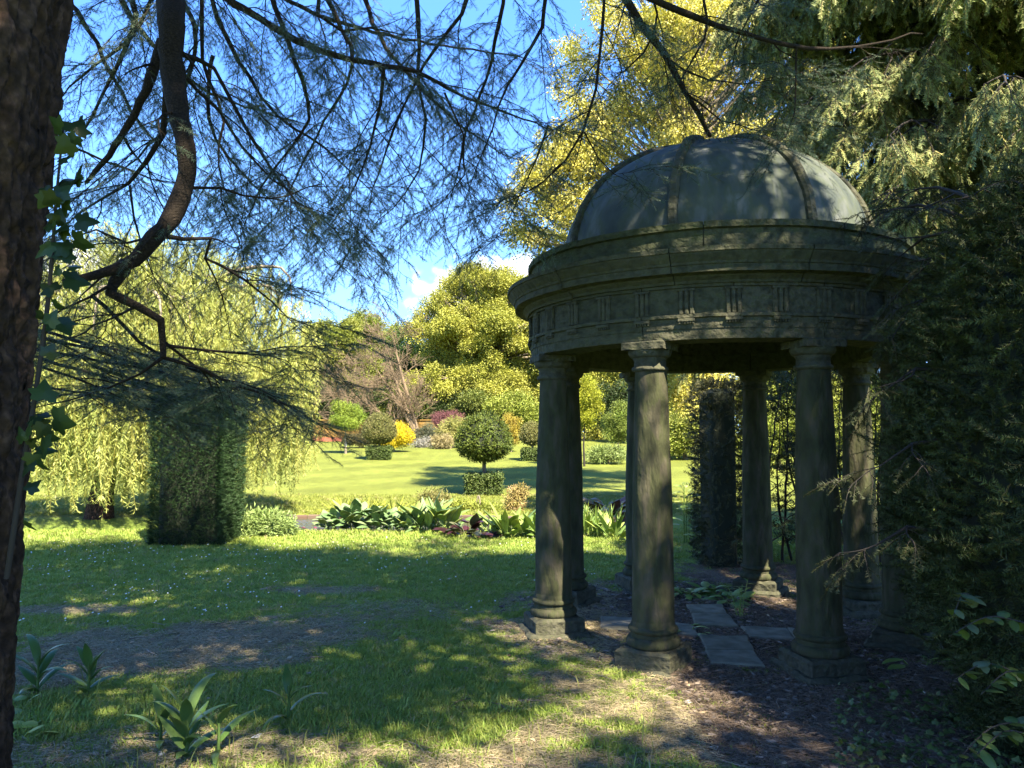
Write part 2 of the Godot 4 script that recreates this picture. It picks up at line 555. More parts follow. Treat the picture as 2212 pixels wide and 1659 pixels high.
# ------------------------------------------------------------------ broadleaf trees
# crown lobes [centre, radius]; limbs run from the trunk to each lobe
func broadleaf(called: String, label: String, category: String, base: Vector3, lobes: Array, per_m2: float, meshes: Array, ca: Color, cb: Color, trunk_r: float, bark: Material, group := "", limbs := true, sc := 1.0, hollow := 0.55) -> Node3D:
	var t := thing(called, label, category, base, group)
	var top := 0.0
	var mid := Vector3.ZERO
	for l in lobes:
		mid += (l[0] - base) / lobes.size()
		top = maxf(top, l[0].y - base.y)
	var fork := Vector3(mid.x * 0.35, maxf(0.25 * top, 0.3), mid.z * 0.35)
	var tm := MB.new()
	var crest := Vector3(mid.x, top * 0.85, mid.z)
	var tl := smooth_line([Vector3(0, -0.2, 0), fork * 0.5, fork, fork.lerp(crest, 0.5) + Vector3(0.02, 0, 0.03) * top, crest], [trunk_r * 1.35, trunk_r, trunk_r * 0.85, trunk_r * 0.5, trunk_r * 0.12], top / 14.0 + 0.05)
	tm.tube(tl[0], tl[1], 8)
	part("trunk", tm.mesh(), bark, t)
	var lm := MB.new()
	var xf := []
	var tone := []
	for l in lobes:
		var c: Vector3 = l[0] - base
		var r: float = l[1]
		if limbs:
			var s: Vector3 = fork.lerp(crest, clampf((c.y - fork.y) / maxf(0.1, crest.y - fork.y) * 0.65, 0.0, 0.9))
			var q := s.lerp(c, 0.5) + Vector3(rr(-0.2, 0.2), rr(-0.1, 0.25), rr(-0.2, 0.2)) * r
			var ln := smooth_line([s, q, c], [trunk_r * 0.35, trunk_r * 0.22, trunk_r * 0.08], r * 0.4 + 0.02)
			lm.tube(ln[0], ln[1], 5)
			for k in 5:
				var e: Vector3 = c + rdir() * r * 0.85
				lm.tube([q.lerp(c, rr(0.2, 0.9)), c.lerp(e, 0.5) + Vector3(0, rr(-0.1, 0.1) * r, 0), e], [trunk_r * 0.09, trunk_r * 0.06, trunk_r * 0.02], 4)
		var count := int(per_m2 * 4.0 * PI * r * r)
		var tn := rr(0.0, 1.0)
		for k in count:
			var d := rdir()
			d.y = d.y * 0.8 + 0.12
			var rad := r * lerpf(hollow, 1.08, pow(rng.randf(), 0.6))
			xf.append(Transform3D((Basis(Vector3.UP, rr(0, TAU)) * Basis(Vector3.RIGHT, rr(-0.5, 0.5))).scaled_local(Vector3.ONE * rr(0.7, 1.25) * sc), c + d * rad))
			tone.append(clampf(tn * 0.6 + rng.randf() * 0.5, 0, 1))
	if limbs and lm.v.size():
		part("limbs", lm.mesh(), bark, t, "stuff")
	var lots := []
	var cols := []
	for k in meshes.size():
		lots.append([]); cols.append([])
	for i in xf.size():
		var k := rng.randi() % meshes.size()
		var c := ca.lerp(cb, tone[i])
		var g := rr(0.72, 1.28)
		lots[k].append(xf[i]); cols[k].append(Color(c.r * g, c.g * g, c.b * g))
	for k in meshes.size():
		if lots[k].size():
			many("crown", meshes[k], M.leaf, lots[k], cols[k], t)
	return t

# lobes spread over an ellipsoid crown
func lobes_in(ctr: Vector3, rad: Vector3, count: int, size: float) -> Array:
	var r := []
	for i in count:
		var d := rdir()
		var k := pow(rng.randf(), 0.45)
		var s := size * rr(0.65, 1.25)
		r.append([ctr + Vector3(d.x * maxf(rad.x - s * 0.7, 0.0), d.y * maxf(rad.y - s * 0.7, 0.0), d.z * maxf(rad.z - s * 0.7, 0.0)) * k, s])
	return r

# ------------------------------------------------------------------ sky, camera, light
func first() -> void:
	var cam := Camera3D.new()
	cam.name = "camera"
	cam.fov = rad_to_deg(2.0 * atan(829.5 / F))
	cam.near = 0.05
	cam.far = 900.0
	add_child(cam)
	cam.position = Vector3(0, EYE, 0)
	cam.rotation_degrees.x = TILT
	var sun := DirectionalLight3D.new()
	sun.name = "sun"
	sun.light_energy = 1.1
	sun.light_color = Color(1.0, 0.94, 0.82)
	sun.light_angular_distance = 0.53
	sun.shadow_enabled = true
	add_child(sun)
	sun.look_at_from_position(to_sun * 100.0, Vector3.ZERO)
	var env := Environment.new()
	env.background_mode = Environment.BG_SKY
	env.sky = Sky.new()
	var ps := PanoramaSkyMaterial.new()
	ps.panorama = ImageTexture.create_from_image(sky_picture())
	ps.energy_multiplier = 1.0
	env.sky.sky_material = ps
	env.tonemap_mode = Environment.TONE_MAPPER_LINEAR
	env.tonemap_exposure = 7.0
	env.sdfgi_enabled = true
	env.ssao_enabled = true
	env.ssil_enabled = true
	var we := WorldEnvironment.new()
	we.name = "air"
	we.environment = env
	add_child(we)

func sky_picture() -> Image:
	var w := 2048
	var h := 1024
	var im := Image.create(w, h, false, Image.FORMAT_RGBF)
	var cn := FastNoiseLite.new()
	cn.seed = 4
	cn.frequency = 0.05
	cn.fractal_octaves = 5
	var stops := [[0.0, Vector3(0.3, 0.5, 0.8)], [6.0, Vector3(0.23, 0.44, 0.8)], [14.0, Vector3(0.15, 0.34, 0.72)], [25.0, Vector3(0.086, 0.228, 0.62)], [45.0, Vector3(0.06, 0.165, 0.48)], [90.0, Vector3(0.05, 0.13, 0.38)]]
	# banks of cumulus: azimuth from straight ahead, elevation, half width, half height (degrees)
	var puffs := [[-14.8, 9.0, 2.2, 1.6], [-12.6, 8.4, 1.6, 1.0], [-9.6, 9.0, 1.8, 1.0], [-11.2, 8.2, 2.2, 0.9], [-17.5, 8.0, 2.5, 1.8], [-4.6, 13.3, 0.8, 0.7], [-4.2, 12.7, 1.0, 0.5], [14, 9, 4, 2.2], [31, 8, 5, 2.4], [52, 10, 6, 3], [83, 9, 8, 3], [118, 10, 7, 3], [150, 9, 8, 3], [-178, 10, 9, 3], [-144, 9, 7, 3], [-110, 11, 8, 3.5], [-80, 9, 7, 3], [-52, 10, 7, 3], [-33, 9, 5, 2.2]]
	for y in h:
		var el := 90.0 - (y + 0.5) * 180.0 / h
		if el <= 0.0:
			im.fill_rect(Rect2i(0, y, w, h - y), Color(0.1, 0.12, 0.07))
			break
		var c := Vector3.ZERO
		for i in stops.size() - 1:
			if el <= stops[i + 1][0]:
				c = stops[i][1].lerp(stops[i + 1][1], (el - stops[i][0]) / (stops[i + 1][0] - stops[i][0]))
				break
		c *= 0.5
		im.fill_rect(Rect2i(0, y, w, 1), Color(c.x, c.y, c.z))
		if el > 17.0:
			continue
		for x in w:
			var az := (x + 0.5) * 360.0 / w - 180.0
			var a := 0.0
			var low := 0.0
			for p in puffs:
				var dx := absf(az - p[0])
				if dx > 180.0:
					dx = 360.0 - dx
				if dx > p[2] * 1.7:
					continue
				var q := sqrt(pow(dx / p[2], 2) + pow((el - p[1]) / (p[3] if el > p[1] else p[3] * 1.4), 2))
				a = maxf(a, 1.3 - q)
				low = maxf(low, (p[1] + p[3] * 0.3 - el) / p[3] * 0.4)
			if a > 0.0:
				var nz := cn.get_noise_2d(az * 14.0, el * 16.0) * 0.4 + cn.get_noise_2d(az * 40.0 + 90, el * 40.0) * 0.12
				var k := smoothstep(0.2, 0.5, a + nz)
				var lit := clampf(0.92 - low * 0.5 + nz * 0.25, 0.4, 1.0)
				c = Vector3(c.x, c.y, c.z)
				im.set_pixel(x, y, Color(lerpf(c.x, 0.44 * lit, k), lerpf(c.y, 0.45 * lit, k), lerpf(c.z, 0.49 * lit, k)))
	return im

# ------------------------------------------------------------------ setting
func lines(bands: Array) -> PackedFloat32Array:
	var r := PackedFloat32Array()
	for b in bands:
		var x: float = b[0]
		while x < b[1] - 0.001:
			r.append(x)
			x += b[2]
	r.append(bands[-1][1])
	return r

func make_ground() -> void:
	var xs := lines([[-320.0, -60.0, 26.0], [-60.0, -20.0, 2.5], [-20.0, -7.0, 0.5], [-7.0, 5.0, 0.1], [5.0, 20.0, 0.6], [20.0, 60.0, 2.5], [60.0, 320.0, 26.0]])
	var zs := lines([[-420.0, -60.0, 30.0], [-60.0, -30.0, 1.5], [-30.0, -16.0, 0.35], [-16.0, -9.0, 0.16], [-9.0, -3.2, 0.08], [-3.2, 3.0, 0.6], [3.0, 203.0, 25.0]])
	var m := MB.new()
	for z in zs:
		for x in xs:
			var y := gy(x, z)
			var far := absf(x) > 30.0 or z < -45.0 or z > 3.0
			var g := 1.0 if far else grassiness(x, z)
			if not far and z > -12.0:
				y += (0.02 if Vector2(x - TC.x, z - TC.z).length() > 1.5 else 0.006) * n2.get_noise_2d(x * 200, z * 200) + 0.012 * n1.get_noise_2d(x * 500, z * 500) * (1.3 - g)
			var v := 1.0 + 0.18 * n1.get_noise_2d(x * 40 + 7, z * 40) + 0.22 * n2.get_noise_2d(x * 160, z * 160)
			var lawn := Color(0.2, 0.285, 0.055)
			if z < -14.5:
				var s := sin((x * 0.6 + z * 0.8) * TAU / 2.6)
				v *= 1.0 + 0.11 * clampf(s * 2.5, -1, 1)
				lawn = Color(0.21, 0.25, 0.05)
			var soil := mixc(Color(0.23, 0.195, 0.12), Color(0.38, 0.33, 0.21), clampf(0.5 + 0.9 * n2.get_noise_2d(x * 120 + 31, z * 120), 0, 1))
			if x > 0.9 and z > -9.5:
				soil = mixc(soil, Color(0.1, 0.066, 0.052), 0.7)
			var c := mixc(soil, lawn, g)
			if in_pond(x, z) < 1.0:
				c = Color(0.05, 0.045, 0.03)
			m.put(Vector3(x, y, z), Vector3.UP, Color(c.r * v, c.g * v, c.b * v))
	var nx := xs.size()
	for j in zs.size() - 1:
		for i in nx - 1:
			var a := j * nx + i
			m.face(a, a + 1, a + nx + 1); m.face(a, a + nx + 1, a + nx)
	for j in range(1, zs.size() - 1):
		for i in range(1, nx - 1):
			var a := j * nx + i
			var ex := m.v[a + 1] - m.v[a - 1]
			var ez := m.v[a + nx] - m.v[a - nx]
			m.n[a] = ez.cross(ex).normalized()
	var o := part("ground", m.mesh(), M.ground, self)
	o.set_meta("kind", "structure")
	o.set_meta("label", "lawn and bare earth floor of the whole garden")
	# pond
	var w := MB.new()
	var poly := []
	for k in 48:
		var a := TAU * k / 48.0
		poly.append(Vector2(-2.6 + 3.0 * signf(cos(a)) * pow(absf(cos(a)), 0.77), -13.75 + 1.15 * signf(sin(a)) * pow(absf(sin(a)), 0.77)))
	var wc := w.put(Vector3(-2.6, -0.05, -13.75), Vector3.UP)
	for p in poly:
		w.put(Vector3(p.x, -0.05, p.y), Vector3.UP)
	for k in 48:
		w.face(wc, wc + 1 + k, wc + 1 + (k + 1) % 48)
	o = part("pond_water", w.mesh(), M.water, self)
	o.set_meta("kind", "structure")
	o.set_meta("label", "small still pond behind the plant border")
	var edge := thing("pond_edging", "low red brick edging along the far side of the pond", "edging", Vector3(-2.6, 0, -14.9))
	var bricks := []
	for k in 3:
		var b := MB.new()
		b.prism([Vector2(-0.1, -0.055), Vector2(0.1, -0.05), Vector2(0.1, 0.055), Vector2(-0.1, 0.05)], -0.2, 0.012 + 0.006 * k, 0.01, 0.004, [Color(0.9, 0.8, 0.8), Color(1.1, 1, 1), Color(0.8, 0.95, 1.1)][k])
		bricks.append(b.mesh())
	for k in 26:
		var x := -5.3 + k * 0.212
		var z := -13.75 - 1.15 * pow(maxf(0.0, 1.0 - pow(absf((x + 2.6) / 3.0), 2.6)), 1.0 / 2.6)
		var z2 := -13.75 - 1.15 * pow(maxf(0.0, 1.0 - pow(absf((x + 2.62) / 3.0), 2.6)), 1.0 / 2.6)
		var br := part("brick", bricks[k % 3], M.oldbrick, edge)
		br.position = Vector3(x + 2.6, rr(-0.008, 0.008), z + 14.87)
		br.rotation.y = atan2(z - z2, 0.02) + rr(-0.05, 0.05)

func make_turf() -> void:
	var g := RandomNumberGenerator.new()
	g.seed = 5
	var tufts := []
	for s in 3:
		var m := MB.new()
		for i in 16:
			var a := g.randf_range(0, TAU)
			var o := Vector3(cos(a), 0, sin(a)) * g.randf_range(0, 0.05)
			var t := Transform3D(Basis(Vector3.UP, g.randf_range(0, TAU)) * Basis(Vector3.RIGHT, g.randf_range(0.0, 0.5)), o)
			var k := g.randf_range(0.75, 1.25)
			blade_into(m, t, g.randf_range(0.018, 0.048), 0.0035, g.randf_range(0.3, 1.3), 0.2, 2, Color(k, k, k * 0.9))
		tufts.append(m.mesh())
	var straw := MB.new()
	for i in 9:
		var a := g.randf_range(0, TAU)
		var p := Vector3(g.randf_range(-0.06, 0.06), g.randf_range(0.003, 0.012), g.randf_range(-0.06, 0.06))
		var d := Vector3(cos(a), g.randf_range(-0.06, 0.12), sin(a)) * g.randf_range(0.02, 0.07)
		var k := g.randf_range(0.7, 1.3)
		straw.tube([p, p + d * 0.5 + Vector3(0, 0.004, 0), p + d], [0.0012, 0.0013, 0.0008], 3, Color(k, k, k))
	var xf := []
	var col := []
	var sx := []
	var sc := []
	for band in [[3.4, 5.0, 1900.0], [5.0, 7.0, 1000.0], [7.0, 9.5, 420.0], [9.5, 12.6, 240.0], [14.8, 19.0, 90.0]]:
		var hw: float = band[1] * 0.7
		var area: float = (band[1] - band[0]) * hw * 2.0
		for i in int(area * band[2]):
			var z := -rr(band[0], band[1])
			var x := rr(-1.0, 1.0) * (-z * 0.68 + 0.2)
			if x > 5.0 or in_pond(x, z) < 1.05:
				continue
			var gg := grassiness(x, z)
			if rng.randf() < gg * gg + 0.13:
				var s := rr(0.6, 1.15) * lerpf(0.6, 1.0, gg) * (1.0 if z < -4.6 or rng.randf() > 0.06 else 1.6)
				xf.append(Transform3D(Basis(Vector3.UP, rr(0, TAU)).scaled_local(Vector3(s * 1.3, s, s * 1.3) * clampf(-z / 7.0, 1.0, 1.8)), Vector3(x, gy(x, z), z)))
				var c := mixc(Color(0.19, 0.3, 0.045), Color(0.31, 0.37, 0.09), rng.randf())
				if z < -14.0:
					c = mixc(Color(0.19, 0.245, 0.04), Color(0.26, 0.28, 0.07), rng.randf())
				if rng.randf() < 0.07:
					c = Color(0.34, 0.3, 0.16)
				col.append(c)
			elif z > -9.5 and rng.randf() < 0.5:
				var wild := x < 1.0
				sx.append(Transform3D(Basis(Vector3.UP, rr(0, TAU)).scaled_local(Vector3.ONE * rr(0.7, 1.4)), Vector3(x, gy(x, z) + 0.006, z)))
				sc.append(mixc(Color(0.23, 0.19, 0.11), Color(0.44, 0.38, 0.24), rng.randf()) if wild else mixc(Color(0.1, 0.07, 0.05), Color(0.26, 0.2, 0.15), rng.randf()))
	var lots := [[], [], []]
	var lc := [[], [], []]
	for i in xf.size():
		lots[i % 3].append(xf[i]); lc[i % 3].append(col[i])
	for k in 3:
		var o := many("lawn_grass", tufts[k], M.grass, lots[k], lc[k], self)
		o.set_meta("label", "short turf growing over the lawn and round the bare patches")
		o.set_meta("category", "grass")
	var so := many("dry_straw", straw.mesh(), M.dry, sx, sc, self)
	so.set_meta("label", "dead straw and conifer needles littering the bare earth")
	so.set_meta("category", "litter")
	# bark chips round the rotunda floor
	var chip := MB.new()
	chip.prism([Vector2(-0.014, -0.006), Vector2(0.012, -0.008), Vector2(0.016, 0.006), Vector2(-0.01, 0.008)], 0.0, 0.006, 0.002)
	var cx := []
	var cc := []
	for i in 9000:
		var a := rr(0, TAU)
		var r := 1.9 * sqrt(rng.randf())
		var x := TC.x + r * cos(a)
		var z := TC.z + r * sin(a)
		if rng.randf() < 0.35:
			x = rr(0.9, 3.6)
			z = rr(-5.4, -3.3)
		if grassiness(x, z) > 0.45:
			continue
		cx.append(Transform3D(Basis(Vector3.UP, rr(0, TAU)) * Basis(Vector3.RIGHT, rr(-0.5, 0.5)).scaled_local(Vector3.ONE * rr(0.5, 1.7)), Vector3(x, gy(x, z) + rr(0.002, 0.014), z)))
		var k := rr(0.0, 1.0)
		cc.append(mixc(Color(0.06, 0.045, 0.035), Color(0.27, 0.22, 0.18), k * k))
	var co := many("bark_chips", chip.mesh(), M.dry, cx, cc, self)
	co.set_meta("label", "bark chips and crumbs of earth on the rotunda floor")
	co.set_meta("category", "litter")
	# fallen twigs and small dead leaves
	var tw := MB.new()
	tw.tube([Vector3(-0.07, 0.004, 0), Vector3(0, 0.01, 0.008), Vector3(0.08, 0.005, -0.004)], [0.0022, 0.0028, 0.0012], 4)
	tw.tube([Vector3(0.01, 0.009, 0.006), Vector3(0.045, 0.012, 0.03)], [0.0016, 0.0008], 3)
	var dl := MB.new()
	blade_into(dl, Transform3D(Basis(Vector3.RIGHT, 1.2), Vector3(0, 0.006, 0)), 0.04, 0.024, 0.9, 0.5, 3, Color.WHITE, 2.0, 0.55)
	for kind in 2:
		var lx := []
		var lc2 := []
		for i in [420, 900][kind]:
			var z := -rr(3.5, 8.5)
			var x := rr(-1.0, 1.0) * (-z * 0.68 + 0.2)
			if grassiness(x, z) > 0.75 and rng.randf() > 0.12:
				continue
			lx.append(Transform3D((Basis(Vector3.UP, rr(0, TAU)) * Basis(Vector3.RIGHT, rr(-0.3, 0.3))).scaled_local(Vector3.ONE * rr(0.5, 1.4)), Vector3(x, gy(x, z) + 0.012, z)))
			lc2.append(mixc(Color(0.1, 0.075, 0.055), Color(0.3, 0.24, 0.18), rng.randf()) if kind == 0 else mixc(Color(0.13, 0.075, 0.04), Color(0.42, 0.34, 0.22), pow(rng.randf(), 1.5)))
		var lo := many(["fallen_twigs", "leaf_litter"][kind], [tw, dl][kind].mesh(), M.dry, lx, lc2, self)
		lo.set_meta("label", ["thin broken twigs lying on the bare earth and thin turf", "small dead leaves strewn over the bare earth"][kind])
		lo.set_meta("category", "litter")
	# daisies
	var dm := MB.new()
	for i in 7:
		var a := TAU * i / 7.0
		dm.tri(Vector3(0, 0.05, 0), Vector3(cos(a - 0.4), 0.0, sin(a - 0.4)) * 0.008 + Vector3(0, 0.054, 0), Vector3(cos(a + 0.4), 0.0, sin(a + 0.4)) * 0.008 + Vector3(0, 0.054, 0))
	var dx := []
	var dc := []
	for i in 900:
		var z := rr(-11.6, -6.4)
		var x := rr(-6.6, 1.0)
		if n1.get_noise_2d(x * 70, z * 70 + 300) + 0.25 * (x < -2.0 as int) * 1.0 < rr(-0.1, 0.35) or grassiness(x, z) < 0.7:
			continue
		dx.append(Transform3D(Basis(Vector3.RIGHT, rr(0.1, 0.6)).scaled_local(Vector3.ONE * rr(0.7, 1.15)), Vector3(x, gy(x, z), z)))
		dc.append(Color.WHITE)
	var d := many("daisies", dm.mesh(), M.white, dx, dc, self)
	d.set_meta("label", "tiny white daisies scattered over the shaded lawn")
	d.set_meta("category", "flowers")

# ------------------------------------------------------------------ the rotunda
func make_rotunda() -> void:
	var t := thing("rotunda", "open domed stone rotunda on eight columns, mossy and weathered", "rotunda", TC)
	var worn := func(p: Vector3) -> Vector3:
		return Vector3(n1.get_noise_3d(p.x * 130, p.y * 130, p.z * 130), 0.8 * n1.get_noise_3d(p.x * 130 + 40, p.y * 130, p.z * 130), n1.get_noise_3d(p.x * 130, p.y * 130 + 70, p.z * 130)) * 0.006
	var rough := func(p: Vector3) -> Vector3:
		return Vector3(n1.get_noise_3d(p.x * 110, p.y * 90, p.z * 110), 0, n1.get_noise_3d(p.x * 110, p.y * 90 + 70, p.z * 110)) * 0.011
	# columns
	var sh := PackedVector2Array()
	for i in 25:
		var u := i / 24.0
		sh.append(Vector2(0.146 - 0.031 * u - 0.006 * u * u + 0.007 * sin(PI * u), 0.3 + u * 1.73))
	var sm := MB.new()
	sm.lathe(sh, 40, rough)
	var shaft := sm.mesh()
	var bp := PackedVector2Array()
	for i in 11:
		var a := -PI / 2 + PI * i / 10.0
		bp.append(Vector2(0.152 + 0.034 * cos(a), 0.175 + 0.036 * sin(a)))
	bp.append_array([Vector2(0.158, 0.218), Vector2(0.152, 0.236)])
	for i in 9:
		var a := -PI / 2 + PI * i / 8.0
		bp.append(Vector2(0.15 + 0.022 * cos(a), 0.26 + 0.02 * sin(a)))
	bp.append_array([Vector2(0.152, 0.288), Vector2(0.148, 0.305), Vector2(0.145, 0.32)])
	var bm := MB.new()
	bm.lathe(bp, 40, worn)
	var foot_moulding := bm.mesh()
	var cp := PackedVector2Array([Vector2(0.112, 2.02), Vector2(0.126, 2.028), Vector2(0.129, 2.038), Vector2(0.125, 2.05), Vector2(0.112, 2.056), Vector2(0.111, 2.1), Vector2(0.119, 2.108), Vector2(0.12, 2.116)])
	for i in 8:
		var a := PI / 2 * i / 7.0
		cp.append(Vector2(0.12 + 0.032 * sin(a), 2.118 + 0.045 * (1.0 - cos(a))))
	cp.append(Vector2(0.15, 2.17))
	var cm := MB.new()
	cm.lathe(cp, 40, worn)
	var capital := cm.mesh()
	for i in 8:
		var a := deg_to_rad(PH - 45.0 * i)
		var col := part("column", shaft, M.shaft, t)
		col.position = Vector3(cos(a) * TR + [0.0, 0, 0, 0, 0, 0, -0.075, 0.025][i], 0, sin(a) * TR)
		col.rotation.y = -a
		part("base_moulding", foot_moulding, M.shaft, col)
		part("capital", capital, M.stone, col)
		var ab := MB.new()
		var sq := func(h: float, k: float) -> Array:
			var r := []
			for q in [[-1, -1], [1, -1], [1, 1], [-1, 1]]:
				r.append(Vector2(q[0] * (h + rr(-k, k)), q[1] * (h + rr(-k, k))))
			return r
		ab.prism(sq.call(0.152, 0.002), 2.168, 2.222, 0.008, 0.002)
		part("abacus", ab.mesh(), M.stone, col)
		var pl := MB.new()
		var corners: Array = sq.call(0.2, 0.008)
		var rim := []
		for k in 4:
			for j in 4:
				var q: Vector2 = corners[k].lerp(corners[(k + 1) % 4], j / 4.0)
				rim.append(q * (1.0 - (0.035 * rng.randf() if j == 0 else 0.015 * rng.randf())))
		pl.prism(rim, 0.03, 0.145, 0.018, 0.006)
		part("plinth", pl.mesh(), M.stone, col)
		var ft := MB.new()
		corners = sq.call(0.255, 0.025)
		rim = []
		for k in 4:
			for j in 5:
				rim.append(corners[k].lerp(corners[(k + 1) % 4], j / 5.0) * (1.0 - 0.07 * rng.randf()))
		ft.prism(rim, -0.15, [0.045, 0.03, 0.05, 0.06, 0.07, 0.06, 0.03, 0.05][i], 0.02, 0.012)
		var fo := part("footing", ft.mesh(), M.stone, col)
		fo.rotation.y = rr(-0.12, 0.12)
	# rings of stones: [name, profile, how many, gap in radians, turn]
	var rings := [
		["architrave_block", [[1.28, 2.222], [1.55, 2.222], [1.552, 2.29], [1.558, 2.292], [1.558, 2.362], [1.578, 2.366], [1.578, 2.388], [1.28, 2.388]], 8, 0.0022, 0.0],
		["frieze_block", [[1.3, 2.3885], [1.549, 2.3885], [1.549, 2.566], [1.566, 2.57], [1.568, 2.59], [1.3, 2.59]], 16, 0.0024, 0.0],
		["cornice_block", [[1.3, 2.5905], [1.585, 2.5905], [1.592, 2.608], [1.616, 2.628], [1.622, 2.64], [1.69, 2.648], [1.692, 2.694], [1.701, 2.697], [1.705, 2.712], [1.722, 2.732], [1.741, 2.758], [1.745, 2.77], [1.756, 2.771], [1.757, 2.802], [1.56, 2.835], [1.3, 2.835]], 12, 0.0018, 0.11],
		["attic_block", [[1.25, 2.8355], [1.552, 2.8355], [1.55, 2.965], [1.578, 2.972], [1.58, 3.014], [1.53, 3.024], [1.2, 3.05]], 10, 0.0018, 0.2],
	]
	for ring in rings:
		var prof := PackedVector2Array()
		for p in ring[1]:
			prof.append(Vector2(p[0], p[1]))
		for k in ring[2]:
			var a0: float = deg_to_rad(PH) + ring[4] + TAU * k / ring[2]
			var m := MB.new()
			var tk := rr(0.82, 1.12)
			var moss: float = {"attic_block": 0.16, "architrave_block": 0.08}.get(ring[0], 0.04) * rr(0.4, 1.2)
			m.sweep(prof, a0 + ring[3], a0 + TAU / ring[2] - ring[3], int(128 / ring[2]) + 2, worn, Color(tk * (1.0 - moss), tk, tk * (1.0 - 1.6 * moss)))
			var o := part(ring[0], m.mesh(), M.stone, t)
			if ring[0] == "cornice_block" or ring[0] == "attic_block":
				o.position = Vector3(rr(-0.004, 0.004), rr(-0.005, 0.003), rr(-0.004, 0.004))
	# backing behind the joints, so that no light shows through
	var ib := MB.new()
	ib.sweep(PackedVector2Array([Vector2(1.31, 2.235), Vector2(1.54, 2.235), Vector2(1.54, 2.998), Vector2(1.31, 2.998)]), 0, TAU, 96, func(_p): return Vector3.ZERO)
	part("ring_core", ib.mesh(), M.stone, t)
	# triglyphs
	var tg := MB.new()
	for k in 3:
		var x := (k - 1) * 0.036
		tg.quad(Vector3(x - 0.017, 2.393, 1.557), Vector3(x - 0.009, 2.393, 1.572), Vector3(x - 0.009, 2.556, 1.572), Vector3(x - 0.017, 2.548, 1.557), Vector3(-1, 0, 1))
		tg.quad(Vector3(x - 0.009, 2.393, 1.572), Vector3(x + 0.009, 2.393, 1.572), Vector3(x + 0.009, 2.556, 1.572), Vector3(x - 0.009, 2.556, 1.572), Vector3(0, 0, 1))
		tg.quad(Vector3(x + 0.009, 2.393, 1.572), Vector3(x + 0.017, 2.393, 1.557), Vector3(x + 0.017, 2.548, 1.557), Vector3(x + 0.009, 2.556, 1.572), Vector3(1, 0, 1))
	tg.box(Vector3(0, 2.5565, 1.561), Vector3(0.116, 0.016, 0.03))
	tg.box(Vector3(0, 2.352, 1.569), Vector3(0.11, 0.02, 0.026))
	for k in 6:
		tg.box(Vector3(-0.045 + k * 0.018, 2.335, 1.568), Vector3(0.01, 0.018, 0.018))
	var tgm := tg.mesh()
	for k in 32:
		var a := deg_to_rad(PH - 11.25 * k)
		var o := part("triglyph", tgm, M.stone, t)
		o.rotation.y = PI / 2 - a
	# dome
	var dp := PackedVector2Array([Vector2(1.272, 3.0), Vector2(1.272, 3.08)])
	for i in range(1, 22):
		var a := PI / 2 * i / 22.0
		dp.append(Vector2(1.272 * pow(cos(a), 0.96), 3.08 + 0.975 * pow(sin(a), 1.04)))
	dp.append(Vector2(0.0, 4.055))
	var dm := MB.new()
	var soft := func(p: Vector3) -> Vector3:
		return p.normalized() * 0.008 * n2.get_noise_3d(p.x * 60, p.y * 60, p.z * 60)
	dm.lathe(dp, 96, soft)
	var inner := PackedVector2Array()
	for p in dp:
		inner.append(Vector2(maxf(p.x - 0.06, 0), p.y - 0.06))
	dm.lathe(inner, 48, soft)
	var dome := part("dome", dm.mesh(), M.dome, t)
	var rb := MB.new()
	var prev := []
	for i in dp.size() - 1:
		var e := (dp[mini(i + 1, dp.size() - 1)] - dp[maxi(i - 1, 0)]).normalized()
		var nn := Vector2(e.y, -e.x)
		var w := 0.037
		var row := []
		for q in [[-w, -0.01], [-w, 0.022], [-w * 0.55, 0.042], [w * 0.55, 0.042], [w, 0.022], [w, -0.01]]:
			var p: Vector2 = dp[i] + nn * q[1]
			row.append(Vector3(q[0] + 0.004 * sin(i * 1.7), p.y, p.x))
		if prev.size():
			for k in 5:
				rb.quad(prev[k], prev[k + 1], row[k + 1], row[k], Vector3((k - 2) * 0.5, nn.y, nn.x))
		prev = row
	var rbm := rb.mesh()
	for k in 8:
		var o := part("rib", rbm, M.stone, dome)
		o.rotation.y = PI / 2 - deg_to_rad(PH - 5.5 - 45.0 * k)
	# flagstones of the floor
	var path := Node3D.new()
	path.name = "stone_path"
	add_child(path)
	path.set_meta("kind", "structure")
	path.set_meta("label", "grey flagstones let into the rotunda floor")
	var slabs := [[487, 1250, 668, 1257, 668, 1317, 487, 1308], [833, 1275, 945, 1290, 963, 1343, 833, 1330], [908, 1190, 1090, 1192, 1108, 1236, 930, 1230], [933, 1238, 1118, 1244, 1165, 1298, 950, 1290], [1170, 1296, 1398, 1306, 1438, 1361, 1215, 1350], [1403, 1308, 1500, 1312, 1520, 1366, 1443, 1362], [970, 1342, 1210, 1348, 1240, 1418, 1000, 1410], [1002, 1414, 1240, 1422, 1292, 1492, 1025, 1475]]
	for s in slabs:
		var poly := []
		for k in 4:
			var a := foot((1250 + s[k * 2] / 1.951) * 0.864, (900 + s[k * 2 + 1] / 1.951) * 0.864, 0.03)
			var b := foot((1250 + s[(k * 2 + 2) % 8] / 1.951) * 0.864, (900 + s[(k * 2 + 3) % 8] / 1.951) * 0.864, 0.03)
			for j in 3:
				var q := a.lerp(b, j / 3.0)
				poly.append(Vector2(q.x + rr(-0.008, 0.008), q.z + rr(-0.008, 0.008)))
		var m := MB.new()
		var k := rr(0.85, 1.1)
		m.prism(poly, -0.06, 0.034 + rr(-0.004, 0.006), 0.01, 0.004, Color(k, k, k * 0.97))
		part("flagstone", m.mesh(), M.slab, path)

